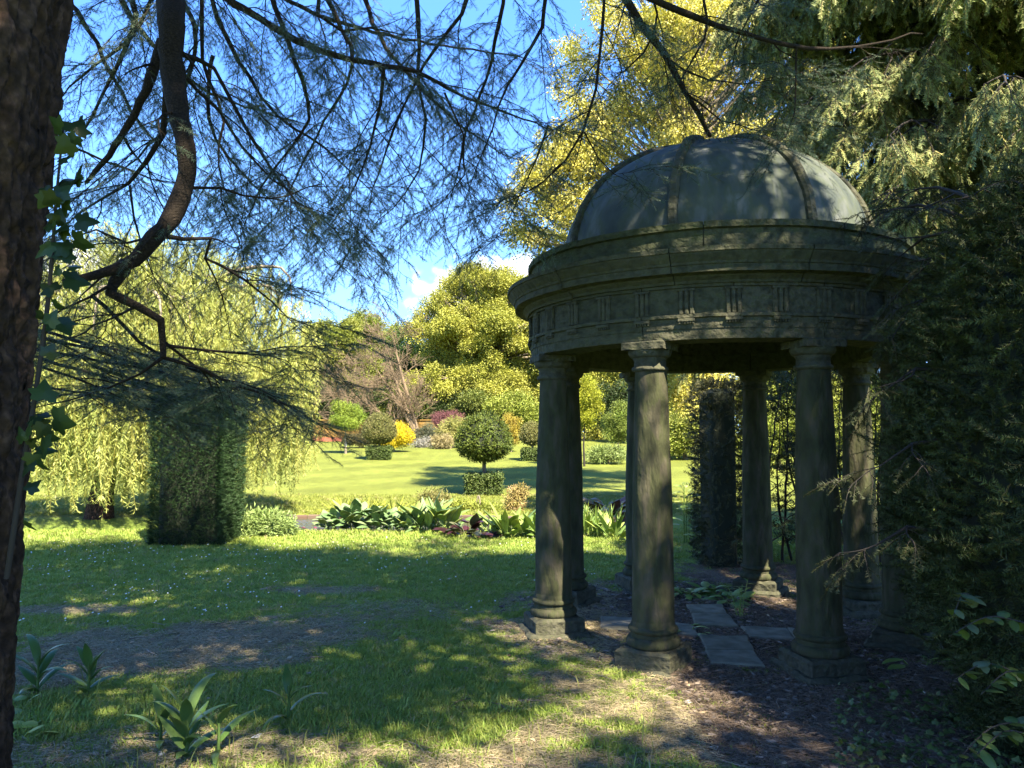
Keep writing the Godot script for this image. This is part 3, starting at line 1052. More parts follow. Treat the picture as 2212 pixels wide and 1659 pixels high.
# ------------------------------------------------------------------ the conifer on the left, overhead
func px_line(a: Array) -> Array:
	var p := []
	var r := []
	for k in a:
		p.append(at(k[0], k[1], k[2]))
		r.append(k[3] * 0.5 / F * k[2])
	return [p, r]

func make_conifer() -> void:
	var base := Vector3(-1.97, 0, -2.2)
	var t := thing("conifer_tree", "old conifer with deeply fissured trunk at the left edge, boughs spreading overhead", "tree", base)
	# trunk, with bark plates standing out between fissures
	var m := MB.new()
	var f := FastNoiseLite.new()
	f.seed = 9
	f.noise_type = FastNoiseLite.TYPE_CELLULAR
	f.cellular_return_type = FastNoiseLite.RETURN_DISTANCE2_SUB
	f.frequency = 1.0
	var rows := 430
	var ring := 230
	for j in rows + 1:
		var y := -0.1 + 3.9 * j / rows
		var ax := Vector3(0.074 * y + 0.03 + 0.012 * sin(y * 2.0), y, 0.0)
		var r0 := 0.385 - 0.012 * y + 0.25 * exp(-maxf(y, 0.0) * 4.0)
		for k in ring:
			var a := TAU * k / ring
			var wob := 0.5 * n2.get_noise_3d(cos(a) * 110, y * 70, sin(a) * 110)
			var plate := f.get_noise_3d(cos(a) * 6.5 + wob, y * 3.0 + wob, sin(a) * 6.5) + 1.0
			var small := f.get_noise_3d(cos(a) * 15.0 + wob, y * 9.0 + wob + 7.0, sin(a) * 15.0) + 1.0
			var fine := n1.get_noise_3d(cos(a) * 520, y * 380, sin(a) * 520)
			var r := r0 + 0.03 * smoothstep(0.0, 0.3, plate) + 0.012 * smoothstep(0.0, 0.25, small) - 0.03 + 0.012 * fine + 0.025 * n1.get_noise_3d(cos(a) * 30, y * 24, sin(a) * 30)
			var kk := 0.85 + 0.5 * n2.get_noise_3d(cos(a) * 200, y * 90 + 50.0, sin(a) * 200)
			m.put(ax + Vector3(cos(a), 0, sin(a)) * r, Vector3(cos(a), 0, sin(a)), Color(kk, kk, kk))
	for j in rows:
		for k in ring:
			var a := j * ring + k
			var b := j * ring + (k + 1) % ring
			m.face(a, b, b + ring); m.face(a, b + ring, a + ring)
	for j in range(1, rows):
		for k in ring:
			var a := j * ring + k
			var du: Vector3 = m.v[j * ring + (k + 1) % ring] - m.v[j * ring + (k + ring - 1) % ring]
			var dv: Vector3 = m.v[a + ring] - m.v[a - ring]
			m.n[a] = dv.cross(du).normalized() * 1.0
	var upper := smooth_line([Vector3(0.33, 3.75, 0), Vector3(0.5, 6.0, 0.1), Vector3(0.6, 9.0, 0.2), Vector3(0.65, 12.0, 0.2)], [0.33, 0.28, 0.2, 0.05], 0.4)
	m.tube(upper[0], upper[1], 14)
	part("trunk", m.mesh(), M.bark, t)
	var off := func(pl: Array) -> Array:
		var q := []
		for p in pl[0]:
			q.append(p - base)
		return [q, pl[1]]
	var sh := []
	var o1 := {"gap": 0.125, "len": 0.85, "droop": 0.55, "tgap": 0.065, "tlen": 0.28, "sgap": 0.033, "bare": 0.12, "bt": 0.0045, "tr": 0.0018}
	var o2 := {"gap": 0.09, "len": 0.58, "droop": 0.22, "tgap": 0.05, "tlen": 0.26, "sgap": 0.028, "bare": 0.15, "bt": 0.0045, "tr": 0.0018}
	var bare := {"gap": 0.5, "len": 0.5, "droop": 0.5, "tgap": 0.1, "tlen": 0.24, "sgap": 0.05, "bare": 0.1, "bt": 0.008, "tip": false}
	var boughs := [
		# the thick hanging bough and what hangs from it
		[bare, [430, -420, 2.9, 74], [372, -60, 3.6, 60], [370, 60, 3.5, 57], [372, 150, 3.5, 52], [385, 240, 3.45, 46], [401, 320, 3.4, 42], [399, 400, 3.4, 42], [370, 470, 3.35, 40], [330, 515, 3.3, 37], [290, 560, 3.3, 33], [250, 582, 3.25, 26], [200, 595, 3.2, 20], [140, 612, 3.1, 15]],
		[bare, [275, 565, 3.3, 30], [247, 612, 3.3, 27], [238, 632, 3.3, 24], [300, 662, 3.3, 19], [345, 690, 3.35, 17], [350, 735, 3.4, 16], [352, 772, 3.4, 15]],
		[o2, [352, 772, 3.4, 12], [305, 812, 3.4, 9], [235, 838, 3.5, 7], [150, 862, 3.6, 5], [90, 880, 3.7, 3]],
		[o2, [352, 772, 3.4, 12], [430, 800, 3.5, 10], [520, 832, 3.7, 8], [570, 856, 3.85, 6], [625, 885, 4.0, 4]],
		[o2, [351, 745, 3.4, 11], [430, 757, 3.5, 9], [520, 768, 3.7, 7], [580, 770, 3.85, 5], [620, 782, 4.0, 3]],
		[o2, [345, 508, 3.32, 20], [395, 515, 3.35, 15], [450, 510, 3.4, 13], [443, 552, 3.45, 10], [480, 572, 3.5, 9], [530, 610, 3.6, 7], [585, 650, 3.7, 5], [630, 690, 3.8, 3]],
		[o2, [330, 515, 3.3, 12], [270, 520, 3.5, 7], [210, 500, 3.6, 5], [150, 520, 3.8, 3]],
		[o2, [300, 660, 3.3, 10], [230, 690, 3.6, 7], [160, 730, 3.9, 5], [90, 740, 4.2, 4]],
		[o2, [200, 640, 4.6, 12], [300, 735, 4.7, 10], [400, 790, 4.8, 7], [480, 820, 4.9, 5], [540, 840, 5.0, 3]],
		[o2, [60, 720, 4.8, 12], [190, 755, 4.9, 9], [300, 790, 5.0, 7], [390, 830, 5.0, 4]],
		[o2, [40, 760, 5.4, 12], [170, 800, 5.4, 9], [280, 830, 5.3, 7], [400, 850, 5.2, 5], [500, 880, 5.1, 3]],
		[o2, [80, 790, 4.3, 9], [160, 815, 4.3, 7], [250, 850, 4.3, 5], [330, 890, 4.3, 3]],
		# two boughs behind the hanging one, down to the left
		[bare, [352, 90, 3.7, 28], [325, 170, 3.7, 22], [290, 245, 3.75, 18], [235, 335, 3.8, 13], [185, 395, 3.9, 8]],
		[o1, [360, 190, 3.7, 22], [350, 290, 3.75, 19], [320, 350, 3.8, 15], [280, 400, 3.85, 12], [215, 430, 3.9, 8], [150, 480, 4.0, 4]],
		[o1, [280, 400, 3.85, 8], [292, 470, 3.9, 7], [305, 540, 3.9, 5], [330, 600, 4.0, 3]],
		# the big boughs overhead
		[o1, [420, -90, 4.2, 30], [490, -5, 4.3, 25], [560, 38, 4.35, 23], [640, 88, 4.4, 20], [740, 124, 4.5, 18], [830, 142, 4.6, 16], [905, 158, 4.7, 13], [965, 190, 4.8, 10], [1030, 220, 4.9, 8], [1180, 275, 5.1, 4]],
		[o1, [560, -110, 4.8, 20], [610, 60, 4.85, 15], [655, 175, 4.9, 13], [665, 260, 5.0, 10], [620, 330, 5.0, 8], [560, 410, 5.0, 6], [530, 480, 5.1, 3]],
		[o1, [372, 110, 3.7, 18], [430, 128, 3.9, 16], [465, 145, 4.0, 14], [490, 200, 4.05, 13], [540, 290, 4.15, 10], [580, 360, 4.2, 8], [640, 430, 4.3, 6], [720, 490, 4.4, 3]],
		[o1, [378, 140, 3.7, 14], [425, 190, 3.9, 12], [470, 240, 4.0, 11], [520, 320, 4.0, 8], [590, 390, 4.1, 6], [680, 440, 4.2, 3]],
		[o1, [830, 142, 4.6, 12], [820, 230, 4.7, 10], [800, 320, 4.8, 7], [770, 400, 4.9, 5], [730, 470, 5.0, 3]],
		[o1, [870, -110, 5.0, 18], [905, 40, 5.0, 14], [900, 155, 5.1, 10], [920, 260, 5.2, 8], [905, 370, 5.3, 6], [850, 450, 5.3, 3]],
		[o1, [1040, -110, 5.2, 18], [1000, 30, 5.2, 14], [935, 110, 5.2, 10], [870, 230, 5.2, 8], [830, 330, 5.3, 6], [800, 440, 5.4, 3]],
		[o1, [1100, -110, 5.4, 16], [1080, 50, 5.4, 12], [1050, 170, 5.5, 9], [1010, 280, 5.6, 7], [985, 370, 5.6, 4]],
		[o1, [1190, -100, 5.2, 16], [1170, 60, 5.2, 11], [1100, 180, 5.2, 8], [1060, 280, 5.3, 5], [1030, 370, 5.4, 3]],
		[o1, [640, -120, 5.6, 20], [720, 20, 5.7, 15], [760, 140, 5.8, 11], [700, 260, 5.9, 8], [640, 380, 6.0, 6], [590, 470, 6.0, 3]],
		[o1, [420, -120, 5.2, 18], [470, 40, 5.2, 14], [540, 170, 5.3, 12], [600, 250, 5.4, 9], [700, 320, 5.5, 7], [780, 390, 5.6, 4]],
		[o1, [240, -100, 5.0, 22], [290, 30, 5.0, 17], [250, 150, 5.0, 13], [200, 250, 5.1, 9], [150, 330, 5.2, 5]],
		[o1, [350, -110, 4.6, 18], [325, 10, 4.6, 14], [270, 90, 4.6, 12], [210, 140, 4.7, 9], [150, 190, 4.8, 5]],
		[o1, [460, -120, 4.8, 17], [432, 20, 4.8, 13], [440, 130, 4.9, 12], [480, 260, 5.0, 9], [470, 360, 5.1, 6], [500, 440, 5.1, 3]],
		[o1, [700, -90, 4.4, 14], [690, 30, 4.4, 11], [740, 70, 4.5, 9], [800, 60, 4.6, 6], [880, 80, 4.7, 3]],
		[o1, [960, 200, 4.8, 8], [1000, 290, 4.9, 6], [1000, 380, 5.0, 4], [960, 430, 5.1, 2]],
		# more distant layers
		[o1, [200, -110, 6.2, 22], [300, 60, 6.3, 15], [420, 180, 6.5, 10], [560, 240, 6.7, 6], [680, 270, 6.9, 3]],
		[o1, [520, -120, 6.6, 20], [600, -10, 6.6, 15], [780, 60, 6.8, 11], [960, 100, 7.0, 7], [1120, 120, 7.2, 3]],
		[o1, [760, -120, 7.0, 20], [820, 80, 7.0, 13], [960, 240, 7.1, 9], [1080, 330, 7.2, 4]],
		[o1, [300, -120, 6.8, 22], [420, 60, 6.8, 15], [380, 230, 6.9, 10], [300, 340, 7.0, 6], [220, 400, 7.1, 3]],
		[o1, [90, -60, 5.6, 20], [190, 60, 5.6, 14], [260, 200, 5.7, 10], [330, 300, 5.8, 6], [420, 360, 5.9, 3]],
		[o1, [460, 120, 6.0, 14], [450, 260, 6.1, 10], [520, 370, 6.2, 7], [600, 450, 6.3, 3]],
		[o1, [100, 300, 5.0, 10], [180, 330, 5.1, 8], [280, 370, 5.2, 6], [420, 405, 5.3, 3]],
		[o1, [398, 405, 3.4, 10], [480, 410, 3.6, 8], [580, 425, 3.8, 6], [700, 400, 4.1, 3]],
		# the low, flat layers before the willow and over the yew block
		[o2, [20, 690, 5.6, 12], [160, 735, 5.6, 9], [300, 765, 5.6, 6], [420, 800, 5.6, 4], [520, 830, 5.6, 2]],
		[o2, [60, 750, 4.4, 12], [170, 775, 4.4, 9], [290, 795, 4.4, 6], [400, 820, 4.5, 4], [490, 860, 4.6, 2]],
		[o2, [200, 790, 5.2, 12], [320, 830, 5.2, 8], [410, 845, 5.2, 5], [480, 850, 5.2, 2]],
		[o2, [60, 830, 5.0, 9], [160, 850, 5.0, 7], [260, 860, 5.0, 5], [330, 900, 5.0, 2]],
		# boughs reaching right, over the dome
		[o2, [1310, -90, 4.5, 12], [1300, 60, 4.5, 10], [1285, 190, 4.6, 9], [1262, 285, 4.65, 8], [1225, 350, 4.7, 7], [1170, 395, 4.8, 5], [1095, 440, 4.9, 3]],
		[bare, [1320, -60, 5.2, 24], [1350, 0, 5.2, 20], [1390, 62, 5.3, 18], [1432, 112, 5.4, 16], [1478, 195, 5.5, 13], [1512, 245, 5.6, 11], [1535, 295, 5.7, 9]],
		[bare, [1330, -60, 4.8, 20], [1400, -4, 4.9, 16], [1500, 36, 5.0, 14], [1600, 72, 5.1, 12], [1700, 98, 5.2, 10], [1790, 103, 5.3, 8], [1890, 94, 5.4, 6], [1990, 70, 5.5, 3]],
		[o2, [1720, 100, 5.2, 7], [1722, 180, 5.25, 6], [1716, 240, 5.3, 4], [1700, 290, 5.3, 2]],
		[o2, [1440, 125, 5.4, 8], [1530, 172, 5.5, 6], [1640, 180, 5.6, 4], [1720, 160, 5.7, 2]],
		[o2, [1480, 200, 5.5, 7], [1560, 260, 5.6, 5], [1650, 285, 5.7, 3]],
		[o2, [1262, 285, 4.65, 7], [1290, 340, 4.7, 5], [1330, 375, 4.8, 3]],
		[o2, [1400, -40, 5.0, 10], [1420, 30, 5.0, 8], [1390, 110, 5.1, 6], [1330, 170, 5.2, 3]],
		[o2, [1500, -60, 5.6, 12], [1530, 40, 5.6, 9], [1500, 120, 5.7, 6], [1450, 200, 5.8, 3]],
		[o2, [1640, -80, 5.0, 12], [1640, 0, 5.0, 9], [1600, 70, 5.1, 5]],
		[o2, [1185, 270, 5.1, 8], [1160, 340, 5.1, 6], [1120, 420, 5.2, 4], [1090, 500, 5.3, 2]],
	]
	for b in boughs:
		var l: Array = off.call(px_line(b.slice(1)))
		var bm := MB.new()
		if b[0] != bare:
			for k in l[1].size():
				l[1][k] *= 0.72
		bough(bm, l[0], l[1], b[0], sh, 10 if b[1][3] > 25 else 6)
		part("bough", bm.mesh(), M.limb, t)
	# a lead from the trunk out to where the overhead boughs start, above the picture
	var lead := MB.new()
	for e in [at(430, -420, 2.9), at(372, -60, 3.6), at(420, -90, 4.2), at(600, -110, 5.0), at(870, -110, 5.0), at(1040, -110, 5.2), at(1190, -100, 5.3), at(1320, -60, 5.0), at(1500, -60, 5.6)]:
		var q: Vector3 = e - base
		var s := Vector3(0.42, 4.6, 0.05)
		var ln := smooth_line([s, s.lerp(q, 0.5) + Vector3(0, 0.5, 0), q], [0.06, 0.045, 0.02], 0.3)
		lead.tube(ln[0], ln[1], 7)
	part("upper_boughs", lead.mesh(), M.twig, t)
	var shoots := [shoot(0.085, 12, 0.021, 0.0022, 1), shoot(0.1, 14, 0.019, 0.002, 2), shoot(0.07, 11, 0.022, 0.0022, 3)]
	split_many("needles", shoots, M.spray, sh, Color(0.052, 0.095, 0.066), Color(0.1, 0.15, 0.095), t)
	print("conifer shoots ", sh.size())
	# the crown overhead, out of the picture, which shades the foreground
	canopies(t)

# places (survey position, half widths in metres) where gaps in the crowns overhead let the sun through to the ground
var sunny := [[200, 1310, 0.75, 0.16], [70, 1345, 0.45, 0.2], [330, 1288, 0.4, 0.12], [560, 1182, 0.5, 0.2], [640, 1188, 0.4, 0.15], [1050, 1188, 0.8, 0.22], [1290, 1192, 0.7, 0.22], [850, 1190, 0.4, 0.12], [1310, 1605, 0.26, 0.14], [1060, 1575, 0.2, 0.1], [980, 1645, 0.35, 0.12], [1360, 1530, 0.22, 0.12], [1420, 1468, 0.16, 0.08], [1180, 1350, 0.1, 0.08], [620, 1600, 0.3, 0.1], [300, 1570, 0.25, 0.08], [1650, 1335, 0.25, 0.12], [1690, 1310, 0.2, 0.1], [350, 1450, 0.2, 0.06]]
var sunny_high := [[1.25, -8.0, 0.62, 0.6], [0.75, -8.4, 0.42, 0.45], [1.6, -8.5, 0.5, 0.6], [2.63, -7.7, 0.34, 0.6], [0.17, -7.06, 0.2, 0.18], [1.6, -5.7, 0.08, 0.12], [0.5, -6.1, 0.12, 0.2], [0.2, -6.75, 0.1, 0.16]]

func canopies(conifer: Node3D) -> void:
	var pads := [clump(80, 0.4, 0.15, 61, 0.3, 0.3), clump(80, 0.4, 0.16, 62, 0.3, 0.3)]
	var t2 := thing("tall_conifer", "tall conifer standing to the right of the photographer, crown overhead", "tree", Vector3(6.8, 0, 2.6))
	var tm := MB.new()
	tm.tube([Vector3.ZERO, Vector3(0, 4, 0), Vector3(-0.1, 8, -0.1), Vector3(-0.2, 12, 0)], [0.4, 0.3, 0.2, 0.03], 14)
	part("trunk", tm.mesh(), M.bark, t2)
	var gaps := []
	for s in sunny:
		var q := foot(s[0], s[1])
		gaps.append([q.x, q.z, s[2], s[3]])
	gaps += sunny_high
	var xf := [[], []]
	var lean := Vector3(to_sun.x, 0, to_sun.z) / to_sun.y
	for i in int(12.6 * 10.0 * 17):
		var g := Vector3(rr(-7.8, 4.8), 0, rr(-11.4, -1.4))
		if g.z < -11.0 + 0.7 * n2.get_noise_1d(g.x * 60.0):
			continue
		var skip := false
		for s in gaps:
			if pow((g.x - s[0]) / (s[2] + 0.22), 2) + pow((g.z - s[1]) / (s[3] + 0.22), 2) < 1.0 + 0.5 * n2.get_noise_2d(g.x * 200, g.z * 200):
				skip = true
		if skip:
			continue
		var h := rr(7.2, 11.5)
		var p := g + lean * h + Vector3(0, h, 0)
		var k := 0 if p.x < 3.6 + rr(-1, 1) else 1
		xf[k].append(Transform3D(Basis(Vector3.UP, rr(0, TAU)) * Basis(Vector3.RIGHT, rr(-0.3, 0.3)).scaled_local(Vector3.ONE * rr(0.8, 1.3)), p - [conifer, t2][k].position))
	for k in 2:
		var t: Node3D = [conifer, t2][k]
		split_many("crown", pads, M.needle, xf[k], Color(0.03, 0.05, 0.03), Color(0.05, 0.075, 0.04), t)
		var m := MB.new()
		for j in 26:
			var p: Vector3 = xf[k][rng.randi() % xf[k].size()].origin
			var s := Vector3(0.5 if k == 0 else -0.1, rr(6.2, 8.6), 0.1)
			var ln := smooth_line([s, s.lerp(p, 0.5) + Vector3(0, 0.3, 0), p], [0.07, 0.045, 0.012], 0.5)
			m.tube(ln[0], ln[1], 6)
		part("crown_boughs", m.mesh(), M.twig, t)

# ivy climbing the trunk's right side
func make_ivy() -> void:
	var base := Vector3(-1.5, 0.0, -2.1)
	var t := thing("ivy", "ivy with broad dark leaves climbing the right side of the trunk", "ivy", base)
	var lm := MB.new()
	var shape := [Vector2(0, 0), Vector2(0.22, -0.12), Vector2(0.5, -0.06), Vector2(0.46, 0.16), Vector2(0.62, 0.42), Vector2(0.3, 0.5), Vector2(0.18, 0.74), Vector2(0, 1.0), Vector2(-0.18, 0.74), Vector2(-0.3, 0.5), Vector2(-0.62, 0.42), Vector2(-0.46, 0.16), Vector2(-0.5, -0.06), Vector2(-0.22, -0.12)]
	var cen := Vector3(0, 0.35, 0.03)
	for k in shape.size():
		var a: Vector2 = shape[k]
		var b: Vector2 = shape[(k + 1) % shape.size()]
		var mid := (a + b) / 2.0 * 1.03
		var z := func(q: Vector2) -> float: return -0.22 * q.x * q.x - 0.12 * q.y * q.y
		lm.tri(cen, Vector3(a.x, a.y, z.call(a)), Vector3(mid.x, mid.y, z.call(mid)))
		lm.tri(cen, Vector3(mid.x, mid.y, z.call(mid)), Vector3(b.x, b.y, z.call(b)))
	var leaf := lm.mesh()
	M.ivyleaf = leaf
	var tone := []
	for k in 3:
		tone.append(foliage("ivy leaf", [Color(0.024, 0.045, 0.014), Color(0.034, 0.06, 0.017), Color(0.02, 0.035, 0.013)][k], 0.4, 0.35))
	var st := MB.new()
	var sl := smooth_line([at(14, 1250, 2.16) - base, at(50, 1010, 2.16) - base, at(72, 880, 2.15) - base, at(98, 700, 2.15) - base, at(112, 560, 2.15) - base, at(124, 400, 2.15) - base, at(138, 270, 2.15) - base], [0.008, 0.008, 0.007, 0.007, 0.006, 0.004, 0.003], 0.06)
	st.tube(sl[0], sl[1], 6)
	part("stem", st.mesh(), M.twig, t)
	var spots := [[160, 285, 46, 20], [150, 400, 54, -30], [122, 425, 38, 40], [166, 478, 42, 80], [160, 518, 46, 110], [130, 500, 36, -20], [132, 560, 40, 20], [142, 602, 50, 70], [118, 628, 38, -60], [122, 690, 54, 150], [104, 700, 34, 30], [95, 862, 46, 10], [115, 905, 54, 100], [92, 905, 40, -50], [97, 945, 44, 170], [78, 975, 40, 60], [70, 995, 36, 200], [118, 460, 36, 140], [110, 530, 38, 220], [100, 770, 30, 30], [60, 1060, 30, 30], [52, 1130, 28, 150], [128, 350, 28, 40]]
	for k in 30:
		var q: Array = spots[rng.randi() % 19]
		spots.append([q[0] + rr(-34, 14), q[1] + rr(-30, 30), q[2] * rr(0.55, 0.9), rr(0, 360)])
	for s in spots:
		var o := part("leaf", leaf, tone[rng.randi() % 3], t)
		var sc: float = s[2] / F * 2.1 * 1.1
		o.transform = Transform3D(Basis(Vector3(0, 0, 1), -deg_to_rad(s[3])) * Basis(Vector3.UP, rr(-0.9, 0.9)) * Basis(Vector3.RIGHT, rr(-0.8, 0.5)), at(s[0], s[1], 2.1 + rr(-0.05, 0.06)) - base).scaled_local(Vector3.ONE * sc)
# ------------------------------------------------------------------ willow
func make_willow() -> void:
	var b := foot(213, 1121)
	var t := thing("weeping_willow", "weeping willow with a curtain of yellow green strands by the pond", "tree", b)
	var m := MB.new()
	var tl := smooth_line([Vector3(0, -0.2, 0), Vector3(0.05, 0.5, 0), Vector3(0.2, 1.4, -0.1), Vector3(0.5, 2.4, -0.2), Vector3(0.6, 3.6, -0.3), Vector3(0.7, 5.0, -0.3)], [0.3, 0.2, 0.17, 0.15, 0.1, 0.03], 0.15)
	m.tube(tl[0], tl[1], 12)
	part("trunk", m.mesh(), M.bark, t)
	var lm := MB.new()
	for k in 26:
		var a := TAU * k / 26.0 + rr(-0.2, 0.2)
		var e := Vector3(0.7 + cos(a) * rr(1.6, 3.0), rr(3.4, 4.6), -0.3 + sin(a) * rr(1.4, 2.6))
		var s := Vector3(0.45, rr(1.9, 3.4), -0.2)
		var ln := smooth_line([s, s.lerp(e, 0.5) + Vector3(0, 0.75, 0), e, e + Vector3(cos(a) * 0.25, -0.7, sin(a) * 0.25)], [0.07, 0.05, 0.025, 0.008], 0.2)
		lm.tube(ln[0], ln[1], 5)
	part("limbs", lm.mesh(), M.palebark, t, "stuff")
	var g := RandomNumberGenerator.new()
	g.seed = 77
	var strands := []
	for s in 5:
		var w := MB.new()
		var pts := [Vector3.ZERO]
		var rad := [0.004]
		for i in 8:
			pts.append(pts[-1] + Vector3(g.randf_range(-0.03, 0.03), -0.17, g.randf_range(-0.03, 0.03)))
			rad.append(0.003)
		w.tube(pts, rad, 3, Color(0.85, 0.7, 0.5))
		for i in 84:
			var u := g.randf_range(0.0, 7.95)
			var p: Vector3 = pts[int(u)].lerp(pts[int(u) + 1], u - int(u))
			var d := Vector3(g.randf_range(-1, 1), g.randf_range(-1.8, -0.4), g.randf_range(-1, 1)).normalized()
			var side := d.cross(Vector3(g.randf_range(-1, 1), g.randf_range(-0.5, 0.5), g.randf_range(-1, 1))).normalized()
			var l := g.randf_range(0.06, 0.115)
			var k := g.randf_range(0.75, 1.2)
			var col := Color(k, k, k)
			w.tri(p, p + d * l * 0.45 + side * 0.0062, p + d * l, col)
			w.tri(p, p + d * l, p + d * l * 0.45 - side * 0.0062, col)
		strands.append(w.mesh())
	var xf := []
	for i in 1900:
		var outer := i < 1450
		var d := rdir()
		d.y = absf(d.y)
		if outer and d.y < 0.1:
			d.y = rr(0.0, 0.5)
		var rad := Vector3(3.15, 2.75, 2.7) * (rr(0.88, 1.04) if outer else rr(0.35, 0.85))
		rad *= 1.0 + 0.1 * n2.get_noise_3d(d.x * 90, d.y * 90, d.z * 90)
		var p := Vector3(0.75, 2.75, -0.3) + Vector3(d.x * rad.x, d.y * rad.y, d.z * rad.z)
		var low: float = 0.95 + 0.5 * n1.get_noise_2d(d.x * 80, d.z * 80) + rr(-0.25, 0.6)
		if p.x > 2.2 and p.x < 3.0 and rng.randf() < 0.3:
			low += 0.4
		var out := Vector3(d.x, 0, d.z)
		var first_ := true
		var tilt := 0.5 * d.y
		while p.y > low + 0.3:
			var s := rr(0.75, 1.15)
			s = minf(s, (p.y - low) / 1.36 + 0.25)
			var bs := Basis(out.cross(Vector3.UP).normalized() if out.length() > 0.05 else Vector3.RIGHT, -tilt if first_ else 0.0) * Basis(Vector3.UP, rr(0, TAU))
			xf.append(Transform3D(bs.scaled_local(Vector3(1.1, s, 1.1)), p))
			p += bs * Vector3(0, -1.3 * s, 0)
			first_ = false
			if rng.randf() < 0.12:
				break
	split_many("strands", strands, M.leaf, xf, Color(0.28, 0.345, 0.085), Color(0.44, 0.475, 0.15), t)

# ------------------------------------------------------------------ clipped shapes
func sprig(seed_: int, s := 1.0) -> ArrayMesh:
	return shoot(0.11 * s, 9, 0.034 * s, 0.009 * s, seed_, false, 0.7, 0.35)

func shell_sprigs(samples: Array, spread: float) -> Array:
	var xf := []
	for q in samples:
		var d: Vector3 = (q[1] + rdir() * spread + Vector3(0, 0.25, 0)).normalized()
		xf.append(Transform3D(rot_to(d, rr(0, TAU)).scaled_local(Vector3.ONE * rr(0.7, 1.3)), q[0] - q[1] * rr(0.02, 0.09)))
	return xf

func box_samples(size: Vector3, count: int, round_: float, wave: float, taper := 0.0) -> Array:
	var r := []
	var ar := [size.y * size.z, size.x * size.z, size.x * size.y]
	for i in count:
		var k: float = rr(0, ar[0] * 2 + ar[1] + ar[2] * 2)
		var p := Vector3(rr(-0.5, 0.5), rr(0, 1), rr(-0.5, 0.5)) * size
		if k < ar[0] * 2:
			p.x = size.x * 0.5 * signf(rr(-1, 1))
		elif k < ar[0] * 2 + ar[1]:
			p.y = size.y
		else:
			p.z = size.z * 0.5 * signf(rr(-1, 1))
		# round the corners: clamp to an inner box and push out
		var c := Vector3(clampf(p.x, -size.x / 2 + round_, size.x / 2 - round_), clampf(p.y, round_ * 0.7, size.y - round_), clampf(p.z, -size.z / 2 + round_, size.z / 2 - round_))
		var n := (p - c).normalized()
		p = c + n * round_ * (1.0 + wave * n2.get_noise_3d(p.x * 120, p.y * 120, p.z * 120))
		p.x *= 1.0 + taper * (p.y / size.y - 0.5)
		p.z *= 1.0 + taper * (p.y / size.y - 0.5)
		r.append([p, n])
	return r

func clipped_box(called: String, label: String, category: String, base: Vector3, size: Vector3, per_m2: float, sprigs: Array, ca: Color, cb: Color, round_ := 0.12, taper := 0.0, group := "", wave := 0.5, spread := 0.75) -> Node3D:
	var t := thing(called, label, category, base, group)
	var area := 2 * size.y * (size.x + size.z) + size.x * size.z
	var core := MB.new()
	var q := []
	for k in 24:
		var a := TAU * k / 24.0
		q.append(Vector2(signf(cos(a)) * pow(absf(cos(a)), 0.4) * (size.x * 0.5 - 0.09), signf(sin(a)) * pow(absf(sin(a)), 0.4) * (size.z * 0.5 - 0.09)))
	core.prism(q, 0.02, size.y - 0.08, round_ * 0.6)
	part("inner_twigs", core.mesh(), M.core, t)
	split_many("clipped_foliage", sprigs, M.needle, shell_sprigs(box_samples(size, int(area * per_m2), round_, wave, taper), spread), ca, cb, t)
	return t

func topiary_ball(called: String, label: String, base: Vector3, stem_h: float, r: Vector3, per_m2: float, sprigs: Array, ca: Color, cb: Color, group: String) -> void:
	var t := thing(called, label, "topiary", base, group)
	var m := MB.new()
	m.tube([Vector3.ZERO, Vector3(0.01, stem_h * 0.5, 0), Vector3(0, stem_h + r.y * 0.5, 0)], [0.055, 0.05, 0.045], 8)
	part("trunk", m.mesh(), M.palebark, t)
	var ctr := Vector3(0, stem_h + r.y * 0.45, 0)
	var s := []
	for i in int(2.0 * TAU * r.x * r.x * per_m2):
		var d := rdir()
		var p := Vector3(d.x * r.x, d.y * (r.y * 1.0 if d.y > 0 else r.y * 0.52), d.z * r.z)
		if d.y < 0:
			p.x *= 1.0 + 0.2 * d.y; p.z *= 1.0 + 0.2 * d.y
		p *= 1.0 + 0.045 * n2.get_noise_3d(d.x * 150, d.y * 150, d.z * 150)
		s.append([ctr + p, d])
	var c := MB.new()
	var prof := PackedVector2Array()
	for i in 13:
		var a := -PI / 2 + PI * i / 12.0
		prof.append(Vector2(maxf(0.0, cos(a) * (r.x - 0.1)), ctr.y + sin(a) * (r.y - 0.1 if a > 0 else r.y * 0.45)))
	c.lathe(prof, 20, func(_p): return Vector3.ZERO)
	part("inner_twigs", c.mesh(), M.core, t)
	split_many("clipped_foliage", sprigs, M.needle, shell_sprigs(s, 0.8), ca, cb, t)

